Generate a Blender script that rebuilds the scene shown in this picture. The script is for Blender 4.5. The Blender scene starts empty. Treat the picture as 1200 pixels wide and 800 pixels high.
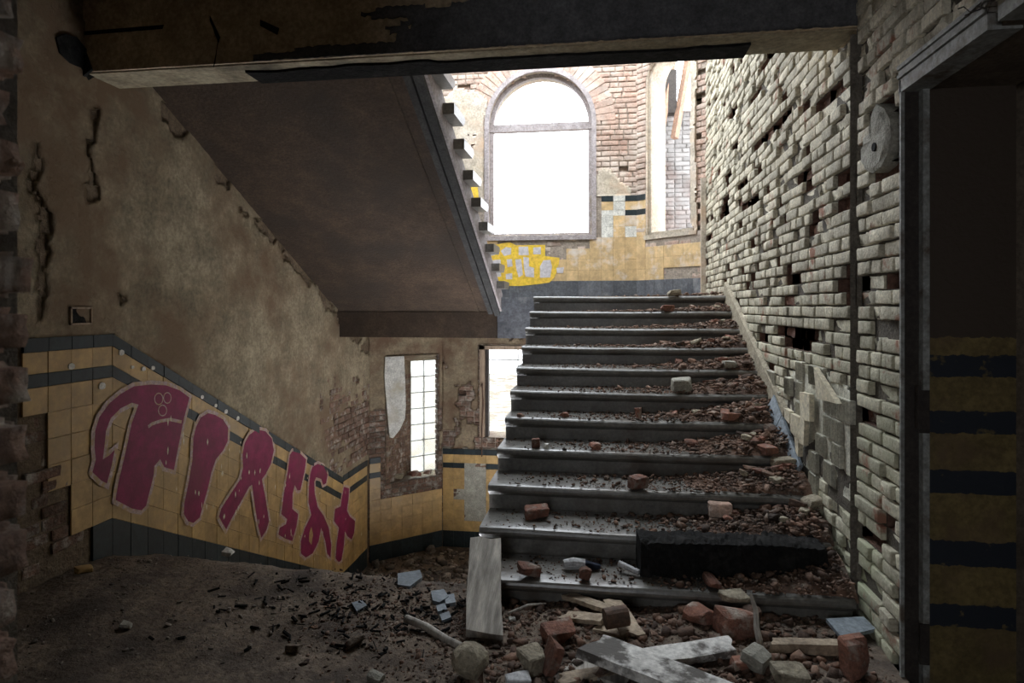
import bpy, math, random
import numpy as np
from mathutils import Vector, Matrix, Euler
from mathutils.geometry import tessellate_polygon

# ------------------------------------------------------------------ camera, sky, exposure
FPX, HORIZON, YAW, EYE = 740.0, 360.0, math.atan(105/740.0), 1.52
CY, SY = math.cos(YAW), math.sin(YAW)
scene = bpy.context.scene
COL = scene.collection
cam_data = bpy.data.cameras.new('camera')
cam_data.sensor_width = 36.0
cam_data.lens = FPX/1200*36.0
cam_data.shift_y = -(400-HORIZON)/1200.0
cam_data.clip_start = 0.05
cam_data.dof.use_dof = True
cam_data.dof.focus_distance = 4.5
cam_data.dof.aperture_fstop = 7.0
cam = bpy.data.objects.new('camera', cam_data)
cam.location = (0, 0, EYE)
cam.rotation_euler = (math.pi/2, 0, YAW)
COL.objects.link(cam)
scene.camera = cam

world = bpy.data.worlds.new('overcast_sky')
scene.world = world
world.use_nodes = True
wn = world.node_tree
bg = wn.nodes['Background']
tcw = wn.nodes.new('ShaderNodeTexCoord')
sep = wn.nodes.new('ShaderNodeSeparateXYZ')
rampw = wn.nodes.new('ShaderNodeValToRGB')
wn.links.new(tcw.outputs['Generated'], sep.inputs[0])
wn.links.new(sep.outputs['Z'], rampw.inputs[0])
rampw.color_ramp.elements[0].position = 0.0
rampw.color_ramp.elements[0].color = (0.93, 0.95, 1.0, 1)
rampw.color_ramp.elements[1].position = 0.6
rampw.color_ramp.elements[1].color = (0.86, 0.93, 1.0, 1)
wn.links.new(rampw.outputs[0], bg.inputs[0])
bg.inputs[1].default_value = 8.5

vs = scene.view_settings
scene.display_settings.display_device = 'sRGB'
vs.view_transform = 'Standard'
vs.look = 'None'
vs.gamma = 1.0
vs.use_curve_mapping = False
vs.exposure = 0.15


def portal(name, loc, direction, sx, sy):
    l = bpy.data.lights.new(name, 'AREA')
    l.shape = 'RECTANGLE'; l.size = sx; l.size_y = sy
    l.cycles.is_portal = True
    o = bpy.data.objects.new(name, l)
    o.location = loc
    o.rotation_euler = Vector(direction).to_track_quat('-Z', 'Z').to_euler()
    COL.objects.link(o)


portal('daylight_portal', (-0.82, 8.60, 3.57), (0, -1, 0), 1.5, 2.4)
portal('daylight_portal', (0.95, 8.40, 3.5), (-.663, -.748, 0), 1.0, 2.5)
portal('daylight_portal', (-0.9, 8.60, 0.38), (0, -1, 0), 1.8, 1.3)
portal('daylight_portal', (-0.9, -2.1, 1.7), (0, 1, 0), 1.3, 1.0)  # unseen rear opening, added for soft fill from behind
portal('daylight_portal', (-0.87, 7.1, 5.42), (0, 0, -1), 4.6, 3.6)

# ------------------------------------------------------------------ numbers of the place
XL, XR = -2.95, 1.22            # stairwell side walls
YC, YB = 7.73, 8.43             # where the bay starts, its far facet
LOW, MID, TOP = -1.75, 1.633, 3.30
T, R = 0.318, 0.15              # tread, riser
Y0 = 6.355                      # top nosing of the near flight
SX = -0.683                     # open end of the near flight


def on_x(X, x, y):
    a = (x-600)/FPX; Y = X*(CY+a*SY)/(a*CY-SY); zc = -X*SY+Y*CY
    return Y, EYE-(y-HORIZON)*zc/FPX


def on_y(Y, x, y):
    a = (x-600)/FPX; X = Y*(a*CY-SY)/(CY+a*SY); zc = -X*SY+Y*CY
    return X, EYE-(y-HORIZON)*zc/FPX


def on_z(Z, x, y):
    zc = (EYE-Z)*FPX/(y-HORIZON); xc = (x-600)/FPX*zc
    return xc*CY-zc*SY, xc*SY+zc*CY


rnd = random.Random(7)
rng = np.random.default_rng(11)


def _hash(i, j, seed):
    h = np.sin(i*127.1+j*311.7+seed*74.7)*43758.5453
    return h-np.floor(h)


def noise2(u, v, seed=0):
    u = np.asarray(u, float); v = np.asarray(v, float)
    i = np.floor(u); j = np.floor(v); fu = u-i; fv = v-j
    fu = fu*fu*(3-2*fu); fv = fv*fv*(3-2*fv)
    a = _hash(i, j, seed); b = _hash(i+1, j, seed); c = _hash(i, j+1, seed); d = _hash(i+1, j+1, seed)
    return (a*(1-fu)+b*fu)*(1-fv)+(c*(1-fu)+d*fu)*fv


def fbm(u, v, seed=0, oct=4):
    s = 0; a = .5; t = 0
    for k in range(oct):
        s = s+a*noise2(np.asarray(u)*2**k, np.asarray(v)*2**k, seed+k*13); t += a; a *= .5
    return s/t


# ------------------------------------------------------------------ materials
def material(name, c1, c2, scale=6.0, rough=.85, bump=.25, bscale=45.0, var=.2, c3=None, c3scale=1.2, c3at=.55,
             c3soft=.08, spec=.3, stretch=None, metallic=0.0, fine=.35, mottle=.22):
    m = bpy.data.materials.new(name); m.use_nodes = True
    nt = m.node_tree; N = nt.nodes; Lk = nt.links
    b = N['Principled BSDF']
    g = N.new('ShaderNodeNewGeometry')
    oi = N.new('ShaderNodeObjectInfo')
    pos = g.outputs['Position']
    if stretch:
        mp = N.new('ShaderNodeMapping'); mp.inputs['Scale'].default_value = stretch
        Lk.new(pos, mp.inputs[0]); pos = mp.outputs[0]

    def noise(sc, det=5, r=.6):
        n = N.new('ShaderNodeTexNoise'); n.inputs['Scale'].default_value = sc
        n.inputs['Detail'].default_value = det; n.inputs['Roughness'].default_value = r
        Lk.new(pos, n.inputs['Vector']); return n.outputs['Fac']

    def mix(fac, A, B, mode='MIX'):
        x = N.new('ShaderNodeMix'); x.data_type = 'RGBA'; x.blend_type = mode
        for k, s in (('f', fac), ('a', A), ('b', B)):
            sock = x.inputs[{'f': 0, 'a': 6, 'b': 7}[k]]
            if hasattr(s, 'is_linked'):
                Lk.new(s, sock)
            else:
                sock.default_value = s if k == 'f' else (*s, 1)
        return x.outputs[2]

    def rng_(fac, a, b, lo=0.0, hi=1.0):
        r = N.new('ShaderNodeMapRange'); r.clamp = True
        r.inputs[1].default_value = a; r.inputs[2].default_value = b
        r.inputs[3].default_value = lo; r.inputs[4].default_value = hi
        Lk.new(fac, r.inputs[0]); return r.outputs[0]

    def math_(op, A, B):
        x = N.new('ShaderNodeMath'); x.operation = op
        for k, s in enumerate((A, B)):
            if hasattr(s, 'is_linked'):
                Lk.new(s, x.inputs[k])
            else:
                x.inputs[k].default_value = s
        return x.outputs[0]

    col = mix(rng_(noise(scale), .35, .65), c1, c2)
    if fine:
        col = mix(1.0, col, mix(rng_(noise(bscale*1.3, 3), .3, .7), (1-fine,)*3, (1+fine*.3,)*3), 'MULTIPLY')
    if mottle:
        col = mix(1.0, col, mix(rng_(noise(scale*2.7, 9, .72), .40, .60), (1-mottle,)*3, (1+mottle*.35,)*3), 'MULTIPLY')
    if c3:
        col = mix(rng_(noise(c3scale, 8, .65), c3at-c3soft, c3at+c3soft), col, c3)
    if var:
        r = math_('FRACT', math_('ADD', oi.outputs['Random'], g.outputs['Random Per Island']), 0)
        v = rng_(r, 0, 1, 1-var, 1+var)
        cmb = N.new('ShaderNodeCombineColor')
        for k in range(3):
            Lk.new(v, cmb.inputs[k])
        col = mix(1.0, col, cmb.outputs[0], 'MULTIPLY')
    Lk.new(col, b.inputs['Base Color'])
    b.inputs['Roughness'].default_value = rough
    b.inputs['Specular IOR Level'].default_value = spec
    b.inputs['Metallic'].default_value = metallic
    if bump:
        bp = N.new('ShaderNodeBump'); bp.inputs['Strength'].default_value = bump
        bp.inputs['Distance'].default_value = .02
        Lk.new(noise(bscale, 6, .65), bp.inputs['Height']); Lk.new(bp.outputs[0], b.inputs['Normal'])
    m['col'] = 1
    return m, nt, b, col, (noise, mix, rng_, math_, g, N, Lk)


def M(*a, **k):
    return material(*a, **k)[0]


MAT = {}
# limewashed brick of the right hand wall: algae low down, red body where the wash is gone
mm, nt, bs, col, (noise, mix, rng_, math_, g, N, Lk) = material('limewashed_brick', (.66, .61, .48), (.50, .455, .35), scale=9, bump=.45, bscale=55, var=.26)
s3 = N.new('ShaderNodeSeparateXYZ'); Lk.new(g.outputs['Position'], s3.inputs[0])
alg = math_('MULTIPLY', rng_(s3.outputs['Z'], 1.7, .0), rng_(noise(3.0), .30, .62))
col2 = mix(math_('MULTIPLY', alg, .9), col, (.36, .39, .25))
col3 = mix(rng_(noise(5.5, 6), .60, .68), col2, (.30, .15, .10))
Lk.new(col3, bs.inputs['Base Color'])
MAT['limebrick'] = mm
MAT['mortar'] = M('old_lime_mortar', (.27, .24, .20), (.17, .15, .12), scale=12, bump=.8, bscale=60, var=0)
MAT['deepmortar'] = M('raked_joint_shaded', (.16, .14, .11), (.10, .085, .07), scale=12, bump=.8, bscale=60, var=0)  # mortar colour darkened to deepen the shade in the recessed joints
MAT['socket'] = M('red_brick_core', (.26, .14, .10), (.17, .10, .075), scale=14, bump=1.0, bscale=40, var=0)
MAT['palemortar'] = M('pale_bay_mortar', (.44, .37, .30), (.34, .28, .23), scale=9, bump=.5, bscale=50, var=0)
MAT['undercoat'] = M('brown_undercoat', (.23, .17, .11), (.16, .115, .075), scale=9, bump=.8, bscale=40, var=0)
MAT['darkscreed'] = M('dark_string_paint', (.07, .068, .066), (.05, .05, .05), scale=5, bump=.3, bscale=50, var=0)
MAT['jambbrick'] = M('brightened_jamb_brick', (.46, .30, .22), (.34, .23, .18), scale=14, bump=.9, bscale=40, var=.2, c3=(.62, .57, .50), c3scale=9, c3at=.57)  # lighter copy of the dark brick, making up for weak rear light
MAT['padmortar'] = M('combed_tile_mortar', (.66, .64, .53), (.52, .50, .41), scale=9, bump=.5, bscale=60, var=.12)
MAT['wingbrick'] = M('outer_wing_brick', (.13, .085, .07), (.17, .145, .13), scale=3, bump=.3, var=.2, c3=(.20, .19, .18), c3scale=1.2, c3at=.5)
MAT['redbrick'] = M('broken_red_brick', (.30, .135, .09), (.20, .105, .08), scale=18, bump=.6, bscale=60, var=.3, c3=(.42, .36, .30), c3scale=9, c3at=.60)
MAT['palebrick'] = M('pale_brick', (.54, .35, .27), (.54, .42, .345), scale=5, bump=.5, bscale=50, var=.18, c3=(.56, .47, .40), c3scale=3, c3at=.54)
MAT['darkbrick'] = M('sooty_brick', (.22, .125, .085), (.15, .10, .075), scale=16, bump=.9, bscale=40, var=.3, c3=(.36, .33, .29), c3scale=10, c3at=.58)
MAT['plaster'] = M('stained_plaster', (.37, .305, .205), (.25, .20, .13), scale=1.7, bump=.6, bscale=26, var=0, c3=(.17, .115, .07), c3scale=1.1, c3at=.54, c3soft=.07, mottle=.32)
MAT['bayplaster'] = M('pale_bay_plaster', (.62, .54, .45), (.55, .47, .36), scale=3, bump=.4, bscale=30, var=0, c3=(.5, .36, .25), c3scale=2.0, c3at=.6)
MAT['lowplaster'] = M('shade_darkened_plaster', (.31, .25, .165), (.22, .165, .105), scale=3.5, bump=.5, bscale=30, var=0, c3=(.13, .08, .05), c3scale=2.4, c3at=.54)  # colour darkened for the landing's shade over the lower bay
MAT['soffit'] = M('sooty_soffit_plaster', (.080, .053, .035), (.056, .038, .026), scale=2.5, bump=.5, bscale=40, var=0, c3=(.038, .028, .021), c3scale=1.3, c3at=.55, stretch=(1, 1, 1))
MAT['ceiling'] = M('peeling_ceiling_plaster', (.20, .155, .10), (.14, .105, .07), scale=3, bump=.5, bscale=30, var=0)
MAT['beamface'] = M('beam_plaster', (.60, .48, .33), (.46, .36, .24), scale=3, bump=.4, bscale=35, var=0)
MAT['soot'] = M('charcoal_screed', (.13, .13, .135), (.09, .09, .095), scale=5, bump=.3, bscale=50, var=0)
MAT['beamunder'] = M('pale_beam_underside', (.42, .36, .25), (.33, .27, .18), scale=5, bump=.3, bscale=30, var=0, c3=(.08, .07, .05), c3scale=2.3, c3at=.60)
MAT['ochre'] = M('ochre_tile_glaze', (.50, .325, .125), (.42, .27, .11), scale=3, rough=.42, bump=.08, bscale=20, var=.10, c3=(.36, .25, .12), c3scale=2.5, c3at=.62, spec=.45, fine=.15)
MAT['paleochre'] = M('pale_ochre_tile_glaze', (.68, .48, .25), (.62, .43, .22), scale=3, rough=.45, bump=.06, bscale=20, var=.10, c3=(.70, .62, .55), c3scale=3.5, c3at=.60, spec=.4, fine=.12)  # paler ochre for the tiles of the upper bay
MAT['darktile'] = M('blue_black_tile_glaze', (.020, .031, .034), (.014, .022, .026), scale=5, rough=.45, bump=.08, bscale=20, var=.25, spec=.35, c3=(.08, .09, .085), c3scale=7, c3at=.70)
MAT['slate'] = M('slate_skirting', (.155, .16, .175), (.11, .115, .13), scale=5, rough=.5, bump=.1, bscale=30, var=.15, c3=(.25, .25, .25), c3scale=4, c3at=.66)
MAT['bluetile'] = M('pale_blue_stone', (.27, .31, .345), (.19, .22, .25), scale=8, rough=.55, bump=.15, var=.15)
MAT['whitetile'] = M('chipped_white_glaze', (.78, .76, .70), (.70, .68, .62), scale=6, rough=.4, bump=.06, var=.08)
MAT['creamtile'] = M('cream_tile', (.80, .73, .56), (.68, .60, .44), scale=9, rough=.5, bump=.1, var=.08, c3=(.2, .15, .10), c3scale=14, c3at=.66)
MAT['tilebed'] = M('grey_tile_mortar', (.48, .46, .39), (.36, .345, .29), scale=10, bump=.6, bscale=70, var=.10)
MAT['stone'] = M('worn_stone_step', (.20, .192, .175), (.145, .138, .122), scale=4, rough=.30, bump=.12, bscale=40, var=.08, c3=(.085, .07, .055), c3scale=3.0, c3at=.58, spec=.7)
MAT['dirt'] = M('trodden_dirt', (.26, .20, .15), (.18, .135, .10), scale=3, bump=1.0, bscale=30, var=0, c3=(.075, .058, .047), c3scale=2.6, c3at=.56, fine=.5)
MAT['rubble'] = M('mixed_rubble', (.20, .115, .078), (.105, .07, .052), scale=7, bump=.4, bscale=70, var=.65, c3=(.30, .26, .215), c3scale=17, c3at=.63)
MAT['grit'] = M('grey_grit', (.27, .23, .19), (.17, .14, .115), scale=9, bump=.4, bscale=70, var=.6, c3=(.42, .40, .37), c3scale=22, c3at=.66)
MAT['mortarlump'] = M('sandy_mortar_lump', (.52, .455, .335), (.36, .31, .23), scale=14, bump=1.0, bscale=50, var=.12)
MAT['weathered'] = M('weathered_timber', (.62, .57, .50), (.34, .31, .27), scale=22, rough=.75, bump=.5, bscale=45, var=.12, stretch=(1, .06, .3), c3=(.12, .10, .085), c3scale=5, c3at=.64)
MAT['paintedboard'] = M('flaking_white_board', (.80, .78, .74), (.60, .575, .54), scale=6, rough=.7, bump=.4, bscale=30, var=.06, c3=(.10, .09, .08), c3scale=4.5, c3at=.55, c3soft=.04)
MAT['rawwood'] = M('split_pale_timber', (.50, .40, .29), (.36, .28, .20), scale=12, rough=.8, bump=.4, bscale=40, var=.15, c3=(.14, .10, .07), c3scale=6, c3at=.62)
MAT['char'] = M('charred_timber', (.022, .021, .020), (.012, .012, .012), scale=14, rough=.9, spec=.1, bump=1.0, bscale=24, var=0, c3=(.035, .034, .033), c3scale=9, c3at=.62)
MAT['framewood'] = M('grey_window_frame', (.46, .41, .41), (.36, .31, .30), scale=9, rough=.75, bump=.2, var=0)
MAT['rawframe'] = M('bare_frame_timber', (.46, .35, .25), (.33, .24, .17), scale=9, rough=.75, bump=.2, var=0, stretch=(1, 1, .15))
MAT['steel'] = M('flaking_painted_steel', (.36, .37, .35), (.24, .24, .22), scale=14, rough=.6, bump=.25, var=0, c3=(.10, .075, .055), c3scale=9, c3at=.58)
MAT['darksteel'] = M('rusty_dark_steel', (.055, .045, .038), (.035, .028, .024), scale=12, rough=.7, bump=.3, var=0)
MAT['rust'] = M('rusty_tin', (.16, .085, .05), (.08, .05, .035), scale=16, rough=.7, bump=.3, var=0)
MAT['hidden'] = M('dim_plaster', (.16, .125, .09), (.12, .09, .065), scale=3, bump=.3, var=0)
MAT['whiteplaster'] = M('dirty_white_board', (.66, .65, .60), (.56, .55, .50), scale=4, rough=.8, bump=.25, var=0, c3=(.40, .36, .28), c3scale=3, c3at=.60)
MAT['paper'] = M('grimy_white_plastic', (.62, .62, .62), (.45, .45, .46), scale=12, rough=.6, bump=.2, var=0)
MAT['navy'] = M('dark_blue_cloth', (.035, .045, .075), (.02, .025, .045), scale=12, rough=.9, bump=.3, var=0)
MAT['magenta'] = M('magenta_spray_paint', (.25, .012, .075), (.20, .012, .06), scale=4, rough=.55, bump=.08, var=0, c3=(.17, .02, .05), c3scale=2.5, c3at=.6, fine=.15)
MAT['pinkline'] = M('pale_pink_spray_paint', (.62, .48, .47), (.50, .36, .33), scale=20, rough=.6, bump=.1, var=0, c3=(.44, .30, .16), c3scale=26, c3at=.53)
MAT['yellowpaint'] = M('yellow_spray_paint', (.86, .60, .06), (.82, .52, .08), scale=8, rough=.5, bump=.05, var=0, fine=.1)
MAT['lilacpaint'] = M('silver_spray_paint', (.66, .62, .63), (.60, .56, .58), scale=8, rough=.5, bump=.05, var=0, fine=.1)
MAT['leafground'] = M('leaf_strewn_ground', (.085, .068, .042), (.13, .10, .066), scale=5, bump=.4, bscale=9, var=0, c3=(.19, .175, .155), c3scale=2.2, c3at=.50, c3soft=.03)
MAT['whitewash'] = M('whitewashed_outer_wall', (.80, .79, .77), (.74, .72, .70), scale=1.5, bump=.1, var=0)
MAT['roofwood'] = M('old_rafter_timber', (.36, .22, .15), (.26, .16, .11), scale=7, bump=.2, var=.2)

# door reveal: ochre dado with dark painted bands
mm, nt, bs, col, (noise, mix, rng_, math_, g, N, Lk) = material('banded_reveal_paint', (.21, .155, .062), (.15, .11, .048), scale=4, rough=.5, bump=.25, bscale=35, var=0, c3=(.13, .085, .05), c3scale=3, c3at=.60)
s3 = N.new('ShaderNodeSeparateXYZ'); Lk.new(g.outputs['Position'], s3.inputs[0])
zz = math_('ADD', s3.outputs['Z'], math_('MULTIPLY', math_('SUBTRACT', noise(30), .5), .03))
band = None
for zc_, hw in ((1.285, .043), (1.06, .045), (.82, .047), (.535, .050), (.285, .045)):
    one = math_('LESS_THAN', math_('ABSOLUTE', math_('SUBTRACT', zz, zc_), 0), hw)
    band = one if band is None else math_('MAXIMUM', band, one)
band = math_('MULTIPLY', band, rng_(noise(11), .66, .60))
c_ = mix(band, col, (.022, .026, .034))
c_ = mix(math_('GREATER_THAN', zz, 1.40), c_, (.062, .046, .034))
Lk.new(c_, bs.inputs['Base Color'])
MAT['reveal'] = mm

# glass of the narrow window
gm = bpy.data.materials.new('frosted_glass_block'); gm.use_nodes = True
gb = gm.node_tree.nodes['Principled BSDF']
gb.inputs['Base Color'].default_value = (.93, .96, .93, 1)
gb.inputs['Transmission Weight'].default_value = 1.0
gb.inputs['Roughness'].default_value = .25
gb.inputs['IOR'].default_value = 1.1
MAT['glass'] = gm


# ------------------------------------------------------------------ mesh helpers
class MB:
    def __init__(self):
        self.v = []; self.f = []

    def add(self, verts, faces):
        o = len(self.v); self.v += [tuple(p) for p in verts]
        self.f += [tuple(i+o for i in f) for f in faces]
        return self

    def box(self, x0, x1, y0, y1, z0, z1):
        return self.add([(x0, y0, z0), (x1, y0, z0), (x1, y1, z0), (x0, y1, z0), (x0, y0, z1), (x1, y0, z1), (x1, y1, z1), (x0, y1, z1)],
                        [(0, 3, 2, 1), (4, 5, 6, 7), (0, 1, 5, 4), (1, 2, 6, 5), (2, 3, 7, 6), (3, 0, 4, 7)])

    def hexa(self, low, high):
        return self.add(list(low)+list(high), [(3, 2, 1, 0), (4, 5, 6, 7), (0, 1, 5, 4), (1, 2, 6, 5), (2, 3, 7, 6), (3, 0, 4, 7)])

    def prism(self, poly, to3, d0, d1):
        n = len(poly)
        vs_ = [to3(a, b, d0) for a, b in poly]+[to3(a, b, d1) for a, b in poly]
        fs = [tuple(range(n))[::-1], tuple(range(n, 2*n))]+[(i, (i+1) % n, n+(i+1) % n, n+i) for i in range(n)]
        return self.add(vs_, fs)

    def tube(self, pts, radii, seg=8):
        pts = [Vector(p) for p in pts]; rings = []
        for i, p in enumerate(pts):
            d = (pts[min(i+1, len(pts)-1)]-pts[max(i-1, 0)]).normalized()
            up = Vector((0, 0, 1)) if abs(d.z) < .9 else Vector((1, 0, 0))
            a = d.cross(up).normalized(); b = d.cross(a)
            r = radii[i] if hasattr(radii, '__len__') else radii
            rings.append([p+(a*math.cos(2*math.pi*k/seg)+b*math.sin(2*math.pi*k/seg))*r for k in range(seg)])
        fs = []
        for i in range(len(rings)-1):
            for k in range(seg):
                fs.append((i*seg+k, i*seg+(k+1) % seg, (i+1)*seg+(k+1) % seg, (i+1)*seg+k))
        fs += [tuple(range(seg))[::-1], tuple((len(rings)-1)*seg+k for k in range(seg))]
        return self.add([q for r_ in rings for q in r_], fs)

    def mesh(self, name, mat, smooth=False):
        me = bpy.data.meshes.new(name)
        me.from_pydata([tuple(map(float, p)) for p in self.v], [], self.f)
        if mat: me.materials.append(MAT[mat])
        if smooth:
            me.polygons.foreach_set('use_smooth', [True]*len(me.polygons))
        me.update()
        return me

    def build(self, name, mat, parent=None, smooth=False):
        return link(name, self.mesh(name, mat, smooth), parent)


def link(name, me, parent=None, loc=None, rot=None):
    o = bpy.data.objects.new(name, me); COL.objects.link(o)
    if parent is not None: o.parent = parent
    if loc is not None: o.location = loc
    if rot is not None: o.rotation_euler = rot
    return o


def tag(o, label, cat, group=None):
    o['label'] = label; o['category'] = cat
    if group: o['group'] = group
    return o


def struct(o, label=None):
    o['kind'] = 'structure'
    if label: o['label'] = label
    return o


def stuff(o):
    o['kind'] = 'stuff'; return o


def thing(name, label, cat, loc=(0, 0, 0), rot=(0, 0, 0), group=None):
    o = bpy.data.objects.new(name, None); COL.objects.link(o)
    o.location = loc; o.rotation_euler = rot; o.empty_display_size = .1
    return tag(o, label, cat, group)


def array_mesh(name, protos, which, mats, mat):
    """joins many transformed copies of small meshes; protos: (verts Nx3, faces list), mats: (K,4,4)"""
    V = []; loops = []; starts = []; totals = []; off = 0; ls = 0
    for pi, (pv, pf) in enumerate(protos):
        idx = np.nonzero(which == pi)[0]
        if len(idx) == 0: continue
        pv = np.asarray(pv, float); pv1 = np.c_[pv, np.ones(len(pv))]
        tv = np.einsum('kij,nj->kni', mats[idx], pv1)[..., :3]
        V.append(tv.reshape(-1, 3))
        fl = np.concatenate([np.asarray(f) for f in pf]); ft = np.array([len(f) for f in pf])
        k = len(idx)
        loops.append((fl[None, :]+(off+np.arange(k)*len(pv))[:, None]).reshape(-1))
        totals.append(np.tile(ft, k))
        off += k*len(pv)
    V = np.concatenate(V); loops = np.concatenate(loops); totals = np.concatenate(totals)
    starts = np.concatenate([[0], np.cumsum(totals)[:-1]])
    me = bpy.data.meshes.new(name)
    me.vertices.add(len(V)); me.vertices.foreach_set('co', V.reshape(-1))
    me.loops.add(len(loops)); me.loops.foreach_set('vertex_index', loops.astype(np.int32))
    me.polygons.add(len(totals)); me.polygons.foreach_set('loop_start', starts.astype(np.int32))
    me.update(calc_edges=True); me.validate()
    me.materials.append(MAT[mat])
    return me


class Frame:
    """a wall plane: u along, v up, d towards the room"""
    def __init__(self, o, u, n):
        self.o = Vector(o); self.u = Vector(u).normalized(); self.n = Vector(n).normalized()

    def p(self, u, v, d=0.0):
        return self.o+self.u*u+Vector((0, 0, v))-self.n*d

    def mat(self, u, v, d):
        m = Matrix.Identity(4)
        m.col[0][:3] = self.u; m.col[1][:3] = self.n; m.col[2][:3] = (0, 0, 1); m.col[3][:3] = self.p(u, v, d)
        return m

    def pix(self, x, y):
        a = (x-600)/FPX
        nx, ny = CY+a*SY, SY-a*CY
        t = -(nx*self.o.x+ny*self.o.y)/(nx*self.u.x+ny*self.u.y)
        P = self.o+self.u*t; zc = -P.x*SY+P.y*CY
        return t, EYE-(y-HORIZON)*zc/FPX


F_RIGHT = Frame((XR, 0, 0), (0, 1, 0), (1, 0, 0))
F_LEFT = Frame((XL, 0, 0), (0, 1, 0), (-1, 0, 0))
F_FAR = Frame((-2.16, YB, 0), (1, 0, 0), (0, 1, 0))                       # u: 0 .. 2.62
F_FL = Frame((XL, YC, 0), (.79, .70, 0), (-.70, .79, 0))                  # u: 0 .. 1.056
F_FR = Frame((.46, YB, 0), (.76, -.70, 0), (.70, .76, 0))                 # u: 0 .. 1.033


# ---- bricks
def brick_proto(L, H, D, seed, broken=0):
    """front face is y=0 (towards the room is -y), body goes to +y; centred in x and z"""
    r = random.Random(seed)
    nx, nz = 5, 3
    vs_ = []; fs = []
    for j in range(nz+1):
        for i in range(nx+1):
            x = (-L/2, -L/2+.007, -L*.2, L*.2, L/2-.007, L/2)[i]; z = (-H/2, -H/2+.006, H/2-.006, H/2)[j]
            edge = (i in (0, nx)) or (j in (0, nz))
            y = r.uniform(-.002, .002)+(.0022 if edge else 0)+(.003 if (i in (0, nx)) and (j in (0, nz)) else 0)
            if broken: y += r.uniform(0, broken)+(broken/3 if i > 2 else 0)
            if edge: x += r.uniform(-.003, .003); z += r.uniform(-.003, .003)
            vs_.append((x, y, z))
    for j in range(nz):
        for i in range(nx):
            a = j*(nx+1)+i; fs.append((a, a+1, a+nx+2, a+nx+1))
    ring = [i for i in range(nx+1)]+[(nx+1)*j+nx for j in range(1, nz+1)]+[(nx+1)*nz+i for i in range(nx-1, -1, -1)]+[(nx+1)*j for j in range(nz-1, 0, -1)]
    o = len(vs_)
    for k in ring:
        vs_.append((vs_[k][0], D, vs_[k][2]))
    n = len(ring)
    for k in range(n):
        fs.append((ring[k], o+k, o+(k+1) % n, ring[(k+1) % n]))
    return vs_, fs


JT, CH, HJ = .012, .0695, .015
LENS = (.217, .101, .16)
BP = {}
for li, L in enumerate(LENS):
    for s in range(5):
        BP[(li, s)] = brick_proto(L, CH-JT, .095, 100+li*10+s)
for s in range(5):
    BP[(8, s)] = brick_proto(.2, CH-JT, .095, 300+s, .022)
    BP[(9, s)] = brick_proto(.2, CH-JT, .095, 200+s, .06)
BKEYS = list(BP.keys())


def courses(u0, u1, v0, v1, openings, seed, cuts=()):
    """yields brick cells (ua, ub, va, vb); openings: function v -> list of (ua, ub) to leave out"""
    r = random.Random(seed); out = []
    nrow = int(math.ceil((v1-v0)/CH-1e-6))
    for k in range(nrow):
        va = v0+k*CH; vb = min(va+CH, v1)
        gaps = sorted(openings((va+vb)/2))
        spans = []; a = u0
        for g0, g1 in gaps:
            if g0 > a: spans.append((a, min(g0, u1)))
            a = max(a, g1)
        if a < u1: spans.append((a, u1))
        for s0, s1 in spans:
            u = s0; first = True
            while u < s1-1e-4:
                L = r.choice((.232, .116, .116, .116, .232, .175)) if not first else (.232 if k % 2 else .116)
                first = False
                e = u+L
                if s1-e < .07: e = s1
                out.append((u, min(e, s1), va, vb, k)); u = e
    return out


def brick_choice(L, r):
    li = min(range(3), key=lambda i: abs(LENS[i]+HJ-L))
    return (li, r.randrange(5)), (L-HJ)/LENS[li]


def lay_bricks(frame, cells, missing, seed, proud=.008, sink=.0, joint=.014, holes_mb=None, worn=0.0):
    """returns placements [(key, matrix, is_red, centre)] and the mortar mesh builder"""
    r = random.Random(seed); pl = []; mo = MB()
    for (ua, ub, va, vb, k) in cells:
        uc, vc = (ua+ub)/2, (va+vb)/2
        st = missing(uc, vc, r)
        if st == 0:
            key, sx = brick_choice(ub-ua, r)
            d = r.gauss(0, proud*.5)-sink
            if r.random() < worn: key = (8, r.randrange(5)); sx = (ub-ua-HJ)/.2; d -= r.uniform(0, .008)
            m = frame.mat(uc, vc, d) @ Matrix.Rotation(r.gauss(0, .012), 4, 'Y') @ Matrix.Rotation(r.gauss(0, .02), 4, 'Z') @ Matrix.Diagonal((sx, 1, (vb-va)/CH, 1))
            pl.append((key, m, False, frame.p(uc, vc)))
            q = -joint-sink
            mo.add([frame.p(ua, va, q), frame.p(ub, va, q), frame.p(ub, vb, q), frame.p(ua, vb, q)], [(0, 1, 2, 3)])
        elif st == 3:
            mo.add([frame.p(ua, va, -.012), frame.p(ub, va, -.012), frame.p(ub, vb, -.012), frame.p(ua, vb, -.012)], [(0, 1, 2, 3)])
        else:
            dp = -r.uniform(.055, .085)
            a = [frame.p(x, y, -joint) for x, y in ((ua, va), (ub, va), (ub, vb), (ua, vb))]
            b = [frame.p(x, y, dp) for x, y in ((ua, va), (ub, va), (ub, vb), (ua, vb))]
            (holes_mb or mo).add(a+b, [(4, 5, 6, 7), (0, 1, 5, 4), (1, 2, 6, 5), (2, 3, 7, 6), (3, 0, 4, 7)])
            if st == 2:
                m = frame.mat(uc, vc, -r.uniform(.015, .05)) @ Matrix.Rotation(r.gauss(0, .05), 4, 'Y') @ Matrix.Diagonal(((ub-ua-JT)/.2, .5, (vb-va)/CH, 1))
                pl.append(((9, r.randrange(5)), m, True, frame.p(uc, vc)))
    return pl, mo


BRICK_MESH = {}


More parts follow.
